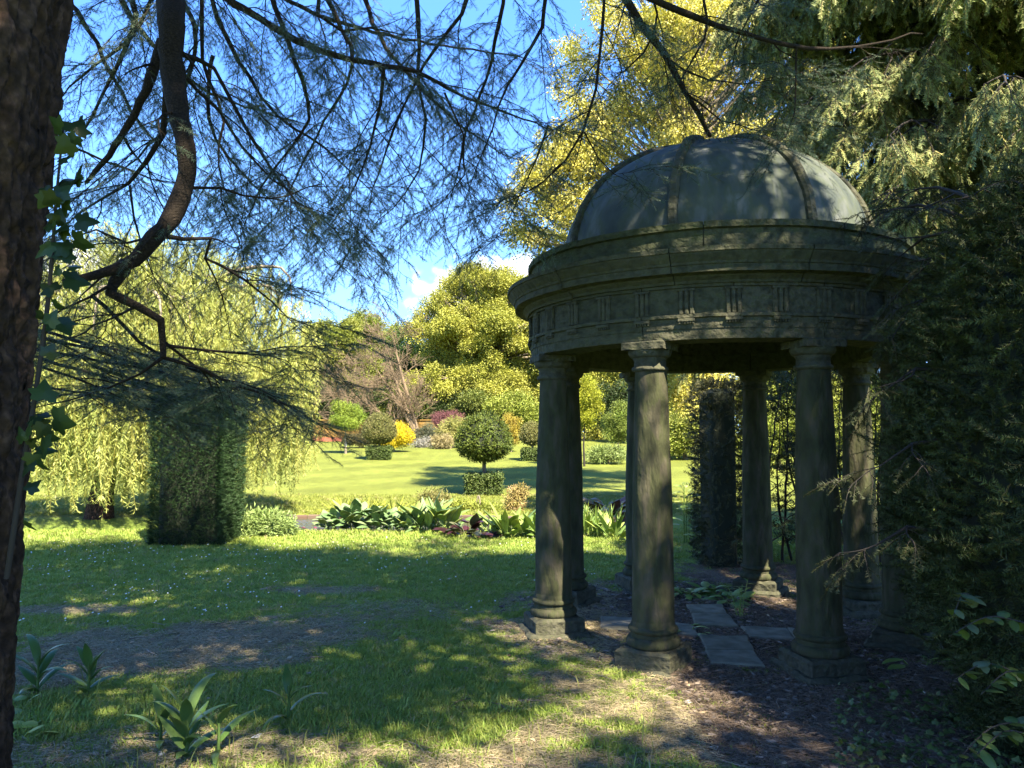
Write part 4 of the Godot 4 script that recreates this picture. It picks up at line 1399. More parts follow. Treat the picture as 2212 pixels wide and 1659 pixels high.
func make_clipped() -> void:
	var sp := [sprig(51), sprig(52), sprig(53)]
	var tight := [sprig(54, 0.5), sprig(55, 0.5), sprig(56, 0.55)]
	clipped_box("yew_block", "tall clipped dark yew block standing on the shaded lawn, left of the pond", "topiary", at(430, 1000, 11.3) * Vector3(1, 0, 1), Vector3(1.06, 2.13, 1.02), 2600, tight, Color(0.018, 0.046, 0.016), Color(0.038, 0.08, 0.027), 0.08, 0.05, "", 0.25, 0.5)
	var post := MB.new()
	post.tube([Vector3.ZERO, Vector3(0.004, 0.3, 0)], [0.018, 0.017], 8)
	var po := part("wooden_stake", post.mesh(), M.twig, self)
	po.position = at(326, 1100, 10.95) * Vector3(1, 0, 1)
	po.set_meta("label", "short dark stake at the left foot of the clipped yew block")
	po.set_meta("category", "stake")
	var leafy := [clump(16, 0.07, 0.055, 21, 0.8, 0.6), clump(16, 0.07, 0.055, 22, 0.8, 0.6)]
	# three mop-headed topiaries, each over a clipped box
	var spots := [[1045, 1070, 19.2, 0.86, 0.5], [819, 994, 30.0, 0.88, 0.5], [1150, 997, 29.5, 0.8, 0.45]]
	var lab := ["nearest mop-headed topiary, dark green, left of the rotunda's front columns", "far mop-headed topiary beside the bright yellow shrub", "paler mop-headed topiary half hidden behind the rotunda's left column"]
	var lab2 := ["clipped box block at the foot of the nearest dark topiary", "clipped box block at the foot of the topiary beside the yellow shrub", "clipped box block half hidden behind the rotunda's left column"]
	for k in 3:
		var s: Array = spots[k]
		var p := at(s[0], s[1], s[2])
		p.y = gy(p.x, p.z)
		var dark := k == 0
		clipped_box("box_block", lab2[k], "hedge", p, Vector3(s[3], s[4], s[3] * 0.9), 330, leafy, Color(0.05, 0.085, 0.02), Color(0.085, 0.12, 0.03), 0.07, 0.08, "clipped box blocks under the topiaries", 0.4)
		topiary_ball("topiary_tree", lab[k], p + Vector3(0, 0.0, 0), [0.86, 0.66, 0.62][k], [Vector3(0.71, 0.8, 0.71), Vector3(0.66, 0.8, 0.66), Vector3(0.5, 0.6, 0.5)][k], 260, leafy if not dark else sp + leafy, Color(0.055, 0.09, 0.015) if dark else Color(0.1, 0.115, 0.03), Color(0.11, 0.14, 0.02) if dark else Color(0.17, 0.16, 0.055), "mop-headed topiaries on the lawn")
	# hedge behind the rotunda: a dense clipped end and a thin, see-through run
	var hp := foot(1553, 1218)
	clipped_box("yew_pillar", "narrow clipped yew pillar behind the rotunda's back columns", "topiary", hp, Vector3(0.5, 2.2, 0.85), 330, sp, Color(0.035, 0.045, 0.02), Color(0.075, 0.075, 0.035), 0.09)
	var th := thing("bare_yew_hedge", "thin old yew hedge with bare inner branches, light showing through, behind the rotunda", "hedge", Vector3(hp.x + 0.3, 0, hp.z))
	var hm := MB.new()
	var sh := []
	for k in 48:
		var x := rr(0.1, 4.6)
		var p0 := Vector3(x, -0.05, rr(-0.4, 0.4))
		var e := p0 + Vector3(rr(-0.4, 0.4), rr(1.6, 2.6), rr(-0.25, 0.25))
		bough(hm, [p0, p0.lerp(e, 0.5) + rdir() * 0.12, e], [0.02, 0.014, 0.005], {"gap": 0.2, "len": 0.55, "droop": 0.1, "tgap": 0.13, "tlen": 0.24, "sgap": 0.07, "bare": 0.25}, sh, 5)
	part("stems", hm.mesh(), M.twig, th)
	var keep := []
	for s in sh:
		if n2.get_noise_3d(s.origin.x * 110, s.origin.y * 110, 0) > -0.22 or s.origin.y > 2.1:
			keep.append(s)
	split_many("foliage", [sprig(54, 1.5), sprig(55, 1.5)], M.needle, keep, Color(0.035, 0.05, 0.02), Color(0.07, 0.09, 0.03), th)

# ------------------------------------------------------------------ dark yew in the right foreground
func make_right_yew() -> void:
	var b := Vector3(3.6, 0, -3.85)
	var t := thing("yew_bush", "large dark yew bush filling the right foreground", "yew", b)
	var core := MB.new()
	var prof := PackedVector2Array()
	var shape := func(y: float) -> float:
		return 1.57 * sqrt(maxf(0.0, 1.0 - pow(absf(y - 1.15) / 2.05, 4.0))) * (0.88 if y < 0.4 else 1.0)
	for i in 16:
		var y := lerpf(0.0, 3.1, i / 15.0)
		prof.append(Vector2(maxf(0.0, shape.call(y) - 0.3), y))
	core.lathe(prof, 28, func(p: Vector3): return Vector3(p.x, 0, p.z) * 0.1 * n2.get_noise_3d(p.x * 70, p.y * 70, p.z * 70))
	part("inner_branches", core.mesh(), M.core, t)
	var sm := []
	for i in 24000:
		var a := rr(PI * 0.12, PI * 1.62)
		var y := rr(0.02, 3.25)
		var r: float = shape.call(y)
		var d := Vector3(cos(a), 0, sin(a))
		var bulge := 1.0 + 0.16 * n2.get_noise_3d(cos(a) * 75, y * 75, sin(a) * 75) + 0.09 * n1.get_noise_3d(cos(a) * 150, y * 170, sin(a) * 150)
		sm.append([d * r * bulge * rr(0.8, 1.0) + Vector3(0, y, 0), (d + Vector3(0, maxf(0.0, y - 2.4), 0)).normalized()])
	split_many("foliage", [shoot(0.12, 18, 0.026, 0.0045, 56, true, 0.5, 0.3), shoot(0.14, 20, 0.024, 0.0045, 57, true, 0.6, 0.4), shoot(0.1, 15, 0.028, 0.005, 58, true, 0.5, 0.2)], M.needle, shell_sprigs(sm, 0.95), Color(0.03, 0.044, 0.016), Color(0.065, 0.09, 0.026), t)
	# ragged shoots reaching out
	var sh := []
	for e in [[2080, 470, 4.4, 1900, 462, 4.9], [2060, 500, 4.3, 1935, 560, 4.7], [2100, 430, 4.2, 1960, 420, 4.8], [2080, 540, 4.2, 1965, 610, 4.5], [2120, 470, 3.9, 2080, 430, 3.8], [2040, 640, 4.2, 1950, 690, 4.3], [2040, 800, 4.0, 1920, 840, 4.0], [2040, 950, 3.9, 1905, 1010, 3.9], [2030, 1150, 3.8, 1890, 1180, 3.8]]:
		var p0 := at(e[0], e[1], e[2]) - b
		var p1 := at(e[3], e[4], e[5]) - b
		var bm := MB.new()
		bough(bm, [p0, p0.lerp(p1, 0.5) + Vector3(0, 0.06, 0), p1], [0.012, 0.009, 0.004], {"gap": 0.085, "len": 0.3, "droop": 0.5, "tgap": 0.06, "tlen": 0.14, "sgap": 0.045, "bare": 0.05}, sh, 5)
		part("branch", bm.mesh(), M.twig, t)
	split_many("shoots", [shoot(0.1, 15, 0.022, 0.004, 59), shoot(0.08, 12, 0.022, 0.004, 60)], M.needle, sh, Color(0.028, 0.038, 0.018), Color(0.055, 0.07, 0.025), t)

# ------------------------------------------------------------------ drooping conifer at the upper right
func make_drooping() -> void:
	var b := Vector3(6.7, 0, -10.6)
	var t := thing("drooping_conifer", "tall conifer with hanging pale green sprays, behind the rotunda on the right", "tree", b)
	var m := MB.new()
	m.tube([Vector3(0, -0.2, 0), Vector3(0, 3, 0), Vector3(0.05, 7, 0), Vector3(0, 12, 0)], [0.36, 0.27, 0.18, 0.02], 12)
	part("trunk", m.mesh(), M.bark, t)
	var o := {"gap": 0.15, "len": 0.95, "droop": 1.6, "tgap": 0.09, "tlen": 0.36, "sgap": 0.055, "bare": 0.35, "bt": 0.014, "tr": 0.004}
	var sh := []
	for k in 150:
		var h := lerpf(2.9, 10.8, (k + rng.randf()) / 150.0)
		var a := rr(PI * 0.05, PI * 1.3) if k % 9 != 0 else rr(0, TAU)   # mostly towards the rotunda and the photographer
		var d := Vector3(cos(a), 0, sin(a))
		var l := (1.0 + 0.08 * maxf(0.0, -cos(a))) * lerpf(3.6, 2.4, clampf((h - 2.0) / 10.0, 0, 1)) * rr(0.65, 1.08)
		var s := Vector3(0, h, 0)
		var bm := MB.new()
		bough(bm, [s, s + d * l * 0.4 + Vector3(0, 0.25, 0), s + d * l * 0.8 + Vector3(0, 0.02, 0), s + d * l + Vector3(0, -0.35, 0)], [0.045, 0.03, 0.016, 0.006], o, sh, 6)
		part("bough", bm.mesh(), M.twig, t)
	print("drooping shoots ", sh.size())
	var fr := [shoot(0.23, 15, 0.055, 0.011, 71, true, 0.8, 0.5), shoot(0.2, 13, 0.06, 0.011, 72, true, 0.8, 0.4), shoot(0.26, 17, 0.05, 0.01, 73, true, 0.9, 0.5)]
	split_many("needles", fr, M.needle, sh, Color(0.12, 0.17, 0.06), Color(0.32, 0.36, 0.13), t)

# ------------------------------------------------------------------ trees and shrubs beyond
func bare_tree(label: String, base: Vector3, tips: Array, r: float, levels: int, spread: float, mat: Material) -> void:
	var t := thing("bare_tree", label, "tree", base)
	var tm := MB.new()
	var tw := MB.new()
	for tip in tips:
		var e: Vector3 = tip - base
		var ln := smooth_line([Vector3(0, -0.1, 0), e * 0.35 + Vector3(rr(-0.1, 0.1), 0, 0), e * 0.7 + Vector3(rr(-0.2, 0.2), 0.1, 0), e], [r, r * 0.75, r * 0.5, r * 0.2], 0.5)
		tm.tube(ln[0], ln[1], 8)
		for i in range(int(ln[0].size() * 0.3), ln[0].size()):
			for k in 2:
				fork(tw, ln[0][i], (e.normalized() * 0.6 + rdir() * 0.9 + Vector3(-0.15, 0.35, 0)).normalized(), spread * rr(0.5, 1.1), ln[1][i] * 0.4, levels)
	part("trunk", tm.mesh(), mat, t)
	part("twigs", tw.mesh(), mat, t, "stuff")

func fork(m: MB, p: Vector3, d: Vector3, l: float, r: float, level: int) -> void:
	var mid := p + d * l * 0.5 + rdir() * l * 0.06
	var e := p + d * l + Vector3(0, -0.05 * l, 0)
	m.tube([p, mid, e], [r, r * 0.7, maxf(r * 0.4, 0.008)], 3)
	if level <= 0:
		return
	for k in 4:
		fork(m, p.lerp(e, rr(0.3, 1.0)), (d + rdir() * 0.75 + Vector3(0, 0.08, 0)).normalized(), l * rr(0.45, 0.7), maxf(r * 0.5, 0.008), level - 1)

func grounded(px: float, d: float) -> Vector3:
	var p := at(px, 900, d)
	p.y = gy(p.x, p.z)
	return p

func make_trees() -> void:
	var big := [clump(64, 0.5, 0.125, 81), clump(64, 0.5, 0.125, 82)]
	var mid := [clump(30, 0.3, 0.1, 83), clump(30, 0.3, 0.1, 84)]
	var gold := [clump(34, 0.2, 0.062, 101), clump(34, 0.2, 0.062, 102)]
	var fine := [clump(26, 0.16, 0.06, 85), clump(26, 0.16, 0.06, 86)]
	var slim := [clump(26, 0.2, 0.12, 87, 0.8, 0.22), clump(26, 0.2, 0.12, 88, 0.8, 0.22)]
	var yg := Color(0.245, 0.275, 0.045)
	var yg2 := Color(0.42, 0.425, 0.09)
	broadleaf("broad_tree", "broad bright yellow green tree rising behind the lawn, left of the rotunda", "tree", grounded(1030, 48), lobes_in(at(1050, 735, 48), Vector3(5.1, 5.3, 4.0), 270, 0.52) + lobes_in(at(1010, 860, 46.5), Vector3(5.0, 2.4, 3.0), 110, 0.48), 7.0, big, yg, yg2, 0.4, M.palebark, "", true, 0.85, 0.2)
	broadleaf("broad_tree", "yellow green tree seen between the rotunda's left columns", "tree", grounded(1290, 46), lobes_in(at(1270, 800, 46), Vector3(3.8, 4.4, 3.0), 60, 0.8), 5.5, big, Color(0.22, 0.26, 0.05), yg2, 0.35, M.palebark)
	broadleaf("park_tree", "mid green tree just right of the willow, before the white cloud", "tree", grounded(715, 54), lobes_in(at(720, 800, 54), Vector3(3.2, 4.2, 2.4), 90, 0.52), 7.0, big, Color(0.17, 0.22, 0.04), Color(0.31, 0.33, 0.07), 0.3, M.palebark)
	broadleaf("park_tree", "green tree behind the leaning bare tree, crown open to the sky", "tree", grounded(800, 57), lobes_in(at(800, 785, 57), Vector3(3.6, 4.1, 2.4), 90, 0.52), 6.5, big, Color(0.16, 0.22, 0.04), Color(0.29, 0.33, 0.06), 0.3, M.palebark)
	broadleaf("park_tree", "dark green tree in the gap between the bare tree and the yellow green tree", "tree", grounded(895, 52), lobes_in(at(895, 815, 52), Vector3(1.7, 3.8, 1.7), 18, 0.9), 6.5, big, Color(0.04, 0.08, 0.025), Color(0.09, 0.15, 0.04), 0.25, M.palebark)
	broadleaf("park_tree", "distant tree low behind the willow's left side", "tree", grounded(150, 52), lobes_in(at(150, 860, 52), Vector3(6, 3.4, 3), 26, 1.5), 3.0, big, Color(0.06, 0.1, 0.02), Color(0.12, 0.16, 0.03), 0.4, M.palebark, "", false)
	broadleaf("park_tree", "distant tree behind the willow, above the clipped yew block", "tree", grounded(480, 56), lobes_in(at(480, 850, 56), Vector3(6, 3.6, 3), 26, 1.5), 3.0, big, Color(0.07, 0.11, 0.02), Color(0.13, 0.16, 0.03), 0.4, M.palebark, "", false)
	broadleaf("park_tree", "sunlit tree seen through the thin hedge right of the rotunda", "tree", grounded(1800, 38), lobes_in(at(1800, 880, 38), Vector3(6, 3.0, 3), 30, 1.3), 3.5, big, Color(0.2, 0.25, 0.04), Color(0.33, 0.36, 0.08), 0.4, M.palebark, "", false)
	broadleaf("park_tree", "tall dark tree behind the drooping conifer at far right", "tree", grounded(2350, 34), lobes_in(at(2300, 650, 34), Vector3(6, 7.0, 4), 40, 1.6), 3.5, big, Color(0.035, 0.06, 0.02), Color(0.07, 0.1, 0.03), 0.5, M.palebark, "", false)
	broadleaf("park_tree", "sunlit tree low behind the golden tree, seen under the rotunda's ring", "tree", grounded(1480, 40), lobes_in(at(1480, 860, 40), Vector3(3.4, 3.0, 3), 26, 1.0), 5.0, big, Color(0.2, 0.24, 0.05), Color(0.34, 0.35, 0.1), 0.3, M.palebark, "", false)
	for k in 7:
		var px: float = [640, 690, 760, 850, 930, 1160, 1230][k]
		broadleaf("woodland_tree", ["woodland tree closing the view behind the willow's right edge", "woodland tree behind the mid green tree right of the willow", "woodland tree behind the low bare tree", "woodland tree behind the leaning bare tree", "woodland tree behind the dark green tree", "woodland tree beside the rotunda's left column, behind the yellow green tree", "woodland tree behind the yellow maple"][k], "tree", grounded(px, 63), lobes_in(at(px, 868 if px < 880.0 else 830, 63), Vector3(3.4, 3.8, 2.5), 34, 0.9), 4.5, big, Color(0.14, 0.18, 0.035), Color(0.26, 0.28, 0.06), 0.3, M.palebark, "", false)
	# golden tree rising behind the dome
	var gb := grounded(1560, 17.5)
	var gl := lobes_in(at(1450, 250, 17.5), Vector3(3.6, 3.8, 3.0), 85, 0.5) + lobes_in(at(1480, 20, 17.5), Vector3(3.0, 2.6, 2.4), 34, 0.5) + lobes_in(at(1210, 420, 17.5), Vector3(1.5, 1.8, 1.5), 30, 0.4) + lobes_in(at(1720, 120, 17.5), Vector3(1.6, 2.4, 1.5), 24, 0.45) + lobes_in(at(1490, 800, 16.8), Vector3(1.7, 1.1, 1.0), 26, 0.35)
	broadleaf("golden_tree", "tall golden leaved tree rising behind the rotunda's dome", "tree", gb, gl, 12.0, gold, Color(0.5, 0.48, 0.09), Color(0.68, 0.64, 0.22), 0.13, M.palebark, "", true, 1.0, 0.2)
	bare_tree("leaning bare tree with tan twigs, right of the willow", grounded(910, 41), [at(838, 770, 41), at(815, 800, 41), at(850, 730, 41.5), at(760, 850, 40.5)], 0.13, 3, 1.6, M.tanbark)
	bare_tree("low bare grey brown tree between the willow and the leaning bare tree", grounded(765, 43), [at(740, 820, 43), at(790, 810, 43), at(715, 850, 43)], 0.08, 3, 1.5, M.tanbark)
	# evergreen shrubs closing the lawn
	var lots := [[700, 46, 880, 1.7, 1.5, "dark evergreen shrub behind the ochre wall's left end", 0], [790, 46, 885, 1.8, 1.4, "dark evergreen shrub behind the far topiary", 0], [870, 45, 880, 1.7, 1.5, "green shrub behind the leaning bare trunk", 1], [950, 45, 890, 1.7, 1.3, "dark shrub behind the purple shrub", 0], [1040, 44, 895, 1.8, 1.3, "mid green shrub under the yellow green tree, behind the nearest topiary", 1], [1110, 43, 890, 1.6, 1.4, "fresh green shrub just left of the rotunda's left column", 2], [1255, 50, 880, 2.4, 2.0, "dark evergreen behind the yellow maple between the columns", 0], [1345, 42, 890, 1.6, 1.9, "dark evergreen tree seen just left of the middle front column", 0], [1480, 30, 930, 1.3, 1.2, "pale yellow green shrub right of the middle front column", 2], [1680, 26, 950, 2.2, 1.3, "sunlit shrub behind the thin yew hedge", 2], [1950, 24, 940, 2.4, 1.4, "sunlit shrub behind the thin yew hedge, near the dark yew bush", 2]]
	var sc := [[Color(0.03, 0.055, 0.02), Color(0.065, 0.1, 0.03)], [Color(0.1, 0.145, 0.035), Color(0.19, 0.22, 0.05)], [Color(0.19, 0.26, 0.04), Color(0.33, 0.36, 0.08)]]
	for s in lots:
		var p := grounded(s[0], s[1])
		broadleaf("shrub", s[5], "shrub", p, lobes_in(at(s[0], s[2], s[1]), Vector3(s[3], s[4], 1.0), 12, 0.75), 8.0, big if s[1] > 40 else mid, sc[s[6]][0], sc[s[6]][1], 0.1, M.palebark, "", false, 0.8)
	var yt := broadleaf("young_tree", "young bright green tree with a white stem, before the ochre wall", "tree", grounded(748, 33), lobes_in(at(748, 902, 33), Vector3(0.75, 0.85, 0.7), 16, 0.32), 34.0, fine, Color(0.15, 0.24, 0.025), Color(0.25, 0.32, 0.05), 0.05, M.palebark)
	var sg := MB.new()
	sg.tube([Vector3(0, 0, 0), Vector3(0, 0.42, 0)], [0.036, 0.034], 8)
	part("stem_guard", sg.mesh(), M.white, yt)
	broadleaf("maple", "bright yellow green spreading maple between the rotunda's left and middle columns", "tree", grounded(1262, 27), lobes_in(at(1258, 868, 27), Vector3(0.95, 0.95, 0.8), 24, 0.32), 32.0, fine, Color(0.24, 0.28, 0.02), Color(0.34, 0.36, 0.04), 0.035, M.twig, "", true, 1.0, 0.3)
	broadleaf("shrub", "bright golden yellow shrub beside the far topiary", "shrub", grounded(852, 34), lobes_in(at(852, 940, 34), Vector3(0.82, 0.6, 0.6), 14, 0.34), 40.0, fine, Color(0.5, 0.4, 0.012), Color(0.6, 0.5, 0.03), 0.04, M.palebark, "", false)
	broadleaf("shrub", "small red tipped shrub between the far topiary and the yellow shrub", "shrub", grounded(826, 34.6), lobes_in(at(826, 932, 34.6), Vector3(0.4, 0.5, 0.4), 7, 0.25), 40.0, fine, Color(0.2, 0.09, 0.05), Color(0.25, 0.2, 0.08), 0.03, M.palebark, "", false)
	broadleaf("shrub", "round dusky purple shrub at the back of the lawn", "shrub", grounded(972, 39), lobes_in(at(972, 912, 39), Vector3(0.95, 0.6, 0.7), 14, 0.36), 34.0, fine, Color(0.13, 0.05, 0.06), Color(0.22, 0.1, 0.11), 0.05, M.palebark, "", false)
	broadleaf("shrub", "pale yellow bamboo like shrub in front of the purple shrub", "bamboo", grounded(980, 37), lobes_in(at(980, 932, 37), Vector3(0.75, 0.65, 0.6), 14, 0.34), 30.0, slim, Color(0.24, 0.26, 0.07), Color(0.4, 0.38, 0.14), 0.03, M.palebark, "", false)
	broadleaf("shrub", "low straw coloured grasses at the foot of the bamboo", "grass clump", grounded(955, 36), lobes_in(at(955, 956, 36), Vector3(0.6, 0.25, 0.4), 8, 0.22), 30.0, slim, Color(0.26, 0.24, 0.1), Color(0.4, 0.34, 0.2), 0.02, M.palebark, "", false)
	broadleaf("shrub", "low silver grey plant with pale flower heads by the back border", "border plant", grounded(918, 37), lobes_in(at(915, 956, 37), Vector3(0.7, 0.22, 0.4), 8, 0.22), 30.0, fine, Color(0.2, 0.22, 0.19), Color(0.34, 0.32, 0.32), 0.02, M.palebark, "", false)
	broadleaf("shrub", "grey green shrub under the leaning bare trunk", "shrub", grounded(930, 41), lobes_in(at(925, 935, 41), Vector3(0.95, 0.55, 0.6), 10, 0.36), 24.0, fine, Color(0.08, 0.1, 0.06), Color(0.15, 0.17, 0.12), 0.03, M.palebark, "", false)
	broadleaf("shrub", "golden green shrub right of the nearest topiary", "shrub", grounded(1105, 34), lobes_in(at(1103, 928, 34), Vector3(0.5, 0.75, 0.5), 10, 0.32), 36.0, fine, Color(0.26, 0.22, 0.03), Color(0.4, 0.32, 0.06), 0.03, M.palebark, "", false)
	broadleaf("shrub", "fresh green shrub with loose outline left of the middle front column", "shrub", grounded(1335, 31), lobes_in(at(1335, 912, 31), Vector3(0.75, 0.95, 0.6), 16, 0.36), 30.0, fine, Color(0.12, 0.19, 0.03), Color(0.22, 0.27, 0.06), 0.04, M.palebark, "", false)
	broadleaf("shrub", "bed of blue green leafy perennials on the lawn between the columns", "border plant", grounded(1315, 28), lobes_in(at(1315, 980, 28), Vector3(0.95, 0.2, 0.6), 16, 0.15), 34.0, slim, Color(0.16, 0.24, 0.06), Color(0.26, 0.33, 0.12), 0.02, M.palebark, "", false)
	for k in 3:
		broadleaf("low_hedge", ["small clipped brown green hedge before the ochre wall, left piece", "small clipped brown green hedge before the ochre wall, middle piece", "small clipped hedge before the ochre wall, right piece by the topiary"][k], "hedge", grounded([757, 778, 797][k], 36.5), lobes_in(at([757, 778, 797][k], 950, 36.5), Vector3(0.4, 0.28, 0.3), 6, 0.24), 40.0, fine, Color(0.06, 0.06, 0.025), Color(0.11, 0.1, 0.04), 0.02, M.palebark, "low hedges before the ochre wall", false)
	# wall
	var wp := grounded(700, 42)
	var w := thing("garden_wall", "ochre garden wall with a red brick footing at the back of the lawn", "wall", Vector3(-10.5, wp.y, -42))
	var wm := MB.new()
	wm.box(Vector3(5.2, 0.55, 0), Vector3(11.0, 1.15, 0.22))
	part("wall", wm.mesh(), M.wall, w)
	wm = MB.new()
	wm.prism([Vector2(-0.35, -0.16), Vector2(10.75, -0.16), Vector2(10.75, 0.16), Vector2(-0.35, 0.16)], 1.128, 1.19, 0.015)
	part("coping", wm.mesh(), M.wall, w)
	wm = MB.new()
	wm.box(Vector3(5.2, 0.06, 0.0), Vector3(11.06, 0.3, 0.3))
	part("brick_footing", wm.mesh(), M.brick, w)

# ------------------------------------------------------------------ leafy plants
func leafy(called: String, label: String, category: String, pos: Vector3, count: int, meshes: Array, mats: Array, spread: float, lean0: float, lean1: float, sc0: float, sc1: float, group := "") -> Node3D:
	var t := thing(called, label, category, pos, group)
	for i in count:
		var o := part("leaf", meshes[rng.randi() % meshes.size()], mats[rng.randi() % mats.size()], t)
		var a := TAU * i / count * 2.4 + rr(-0.4, 0.4)
		var u := sqrt((i + 0.5) / count)
		var b := Basis(Vector3.UP, -a + PI / 2) * Basis(Vector3.RIGHT, lerpf(lean0, lean1, u) + rr(-0.15, 0.15)) * Basis(Vector3.UP, rr(-0.5, 0.5))
		o.transform = Transform3D(b.scaled_local(Vector3.ONE * rr(sc0, sc1)), Vector3(cos(a), 0, sin(a)) * spread * u * rr(0.7, 1.1))
	return t

func stalked(length: float, stalk: float, w: float, bend: float, fold: float, tip: float, shoulder: float) -> ArrayMesh:
	var m := MB.new()
	m.tube([Vector3.ZERO, Vector3(0, stalk * 0.5, 0.0), Vector3(0, stalk, 0.0)], [0.006, 0.005, 0.004], 4)
	blade_into(m, Transform3D(Basis(Vector3.RIGHT, bend * 0.35), Vector3(0, stalk * 0.97, 0)), length, w, bend, fold, 6, Color.WHITE, tip, shoulder)
	return m.mesh()

func make_plants() -> void:
	var hm := [stalked(0.27, 0.1, 0.14, 1.0, 0.45, 2.0, 0.62), stalked(0.3, 0.16, 0.15, 0.8, 0.4, 2.0, 0.62), stalked(0.22, 0.05, 0.13, 1.2, 0.4, 2.0, 0.62), stalked(0.22, 0.24, 0.13, 1.1, 0.45, 2.0, 0.62)]
	var up := [stalked(0.32, 0.06, 0.09, 0.7, 0.4, 1.7, 0.6), stalked(0.26, 0.16, 0.1, 1.0, 0.35, 1.8, 0.6), stalked(0.36, 0.1, 0.08, 0.5, 0.4, 1.6, 0.6), stalked(0.22, 0.03, 0.08, 1.3, 0.35, 1.6, 0.6)]
	var sword := [blade(0.5, 0.03, 0.5, 0.3, 6), blade(0.42, 0.028, 0.9, 0.3, 6), blade(0.55, 0.032, 0.3, 0.3, 6)]
	var gm := func(cs: Array, back: float, rough: float) -> Array:
		var r := []
		for c in cs:
			r.append(foliage("leaf", c, back, rough))
		return r
	var blue: Array = gm.call([Color(0.14, 0.22, 0.095), Color(0.105, 0.18, 0.07), Color(0.175, 0.245, 0.115)], 0.35, 0.62)
	var fresh: Array = gm.call([Color(0.17, 0.26, 0.06), Color(0.23, 0.3, 0.08), Color(0.13, 0.21, 0.05)], 0.5, 0.45)
	var lime: Array = gm.call([Color(0.28, 0.32, 0.04), Color(0.22, 0.27, 0.03)], 0.6, 0.5)
	var plum: Array = gm.call([Color(0.05, 0.018, 0.025), Color(0.035, 0.015, 0.018), Color(0.1, 0.11, 0.06)], 0.2, 0.35)
	var rust: Array = gm.call([Color(0.15, 0.07, 0.06), Color(0.2, 0.1, 0.08), Color(0.12, 0.1, 0.05)], 0.4, 0.5)
	var hosta := [[722, 1143, "left end"], [768, 1140, "tallest"], [815, 1143, "centre"], [858, 1147, "right end"]]
	for k in 4:
		var p := foot(hosta[k][0], hosta[k][1])
		leafy("hosta", ["broad leaved grey green hosta at the left end of the pond border", "large grey green hosta, second from the left in the pond border", "grey green hosta in the middle of the hosta group by the pond", "smaller hosta at the right end of the hosta group, beside upright leaves"][k], "hosta", p, [44, 68, 58, 36][k], hm, blue, [0.2, 0.28, 0.26, 0.18][k], -0.3, 0.6, [0.7, 1.0, 0.85, 0.65][k], [1.0, 1.35, 1.15, 0.95][k], "hostas in the pond border")
	var ups := [[893, 1152, 0], [925, 1156, 0], [962, 1158, 0], [1062, 1162, 1], [1098, 1164, 1], [1136, 1166, 1], [1168, 1166, 1], [1255, 1166, 1], [1325, 1168, 1]]
	var ul := ["upright broad leaved plant right of the hostas", "tallest upright leaved plant left of the plum coloured plant", "upright leaved plant touching the plum coloured plant on its left", "fresh green upright plant just right of the plum coloured plant", "fresh green upright plant midway between plum plant and rotunda column", "fresh green upright plant beside the rotunda's left column", "fresh green upright plant half behind the rotunda's left column", "broad leaved plant in front of the irises", "broad leaved plant by the rotunda's middle back column"]
	for k in ups.size():
		leafy("border_plant", ul[k], "border plant", foot(ups[k][0], ups[k][1] - rr(0, 8)), [24, 34, 22, 18, 26, 22, 30, 24, 18][k], up, [blue, fresh][ups[k][2]] + fresh, 0.17, -0.2, 0.5, [1.0, 1.2, 1.05, 0.8, 1.1, 0.95, 1.1, 0.95, 0.8][k], [1.4, 1.7, 1.45, 1.2, 1.5, 1.35, 1.5, 1.3, 1.2][k], "upright leafy plants in the pond border")
	leafy("border_plant", "plum black leaved plant in the middle of the pond border", "border plant", foot(1015, 1158), 56, hm, plum, 0.3, 0.0, 1.0, 0.7, 1.05)
	leafy("border_plant", "small dark red plant at the pond's near edge, left of the hostas", "border plant", foot(668, 1148), 16, hm, gm.call([Color(0.16, 0.03, 0.07), Color(0.08, 0.03, 0.03), Color(0.17, 0.2, 0.06)], 0.4, 0.5), 0.2, 0.4, 1.3, 0.35, 0.55)
	for k in 3:
		leafy("iris_clump", ["iris clump right of the rotunda's left column, left one", "iris clump between the left and middle columns, centre one", "iris clump touching the rotunda's middle columns"][k], "iris", foot([1258, 1292, 1330][k], 1158), 26, sword, fresh, 0.2, 0.0, 0.35, 0.8, 1.15, "iris clumps in the pond border")
	leafy("border_plant", "rust brown leaved mound behind the irises", "border plant", foot(1312, 1128), 70, hm, rust, 0.5, -0.1, 0.9, 1.1, 1.6)
	for k in 3:
		var p := grounded([745, 795, 850][k], 15.6)
		leafy("daylily_clump", ["yellow green daylily clump across the pond, left one", "yellow green daylily clump across the pond, middle one", "yellow green daylily clump across the pond, right one"][k], "daylily", p, 40, sword, lime, 0.35, 0.1, 0.8, 0.5, 0.8, "daylilies on the pond's far side")
	var slim := [clump(22, 0.09, 0.07, 91, 0.9, 0.25), clump(22, 0.09, 0.07, 92, 0.9, 0.25)]
	broadleaf("shrub", "upright pinkish green shrub at the edge of the lawn beyond the pond", "shrub", grounded(940, 15.8), lobes_in(at(940, 1085, 15.8), Vector3(0.34, 0.3, 0.3), 12, 0.13), 120.0, slim, Color(0.17, 0.22, 0.05), Color(0.26, 0.24, 0.1), 0.02, M.palebark, "", false)
	broadleaf("shrub", "thin pale shrub with peach young leaves left of the rotunda column", "shrub", grounded(1112, 15.8), lobes_in(at(1112, 1080, 15.8), Vector3(0.36, 0.3, 0.3), 9, 0.11), 70.0, slim, Color(0.3, 0.27, 0.08), Color(0.38, 0.27, 0.14), 0.015, M.tanbark, "", true)
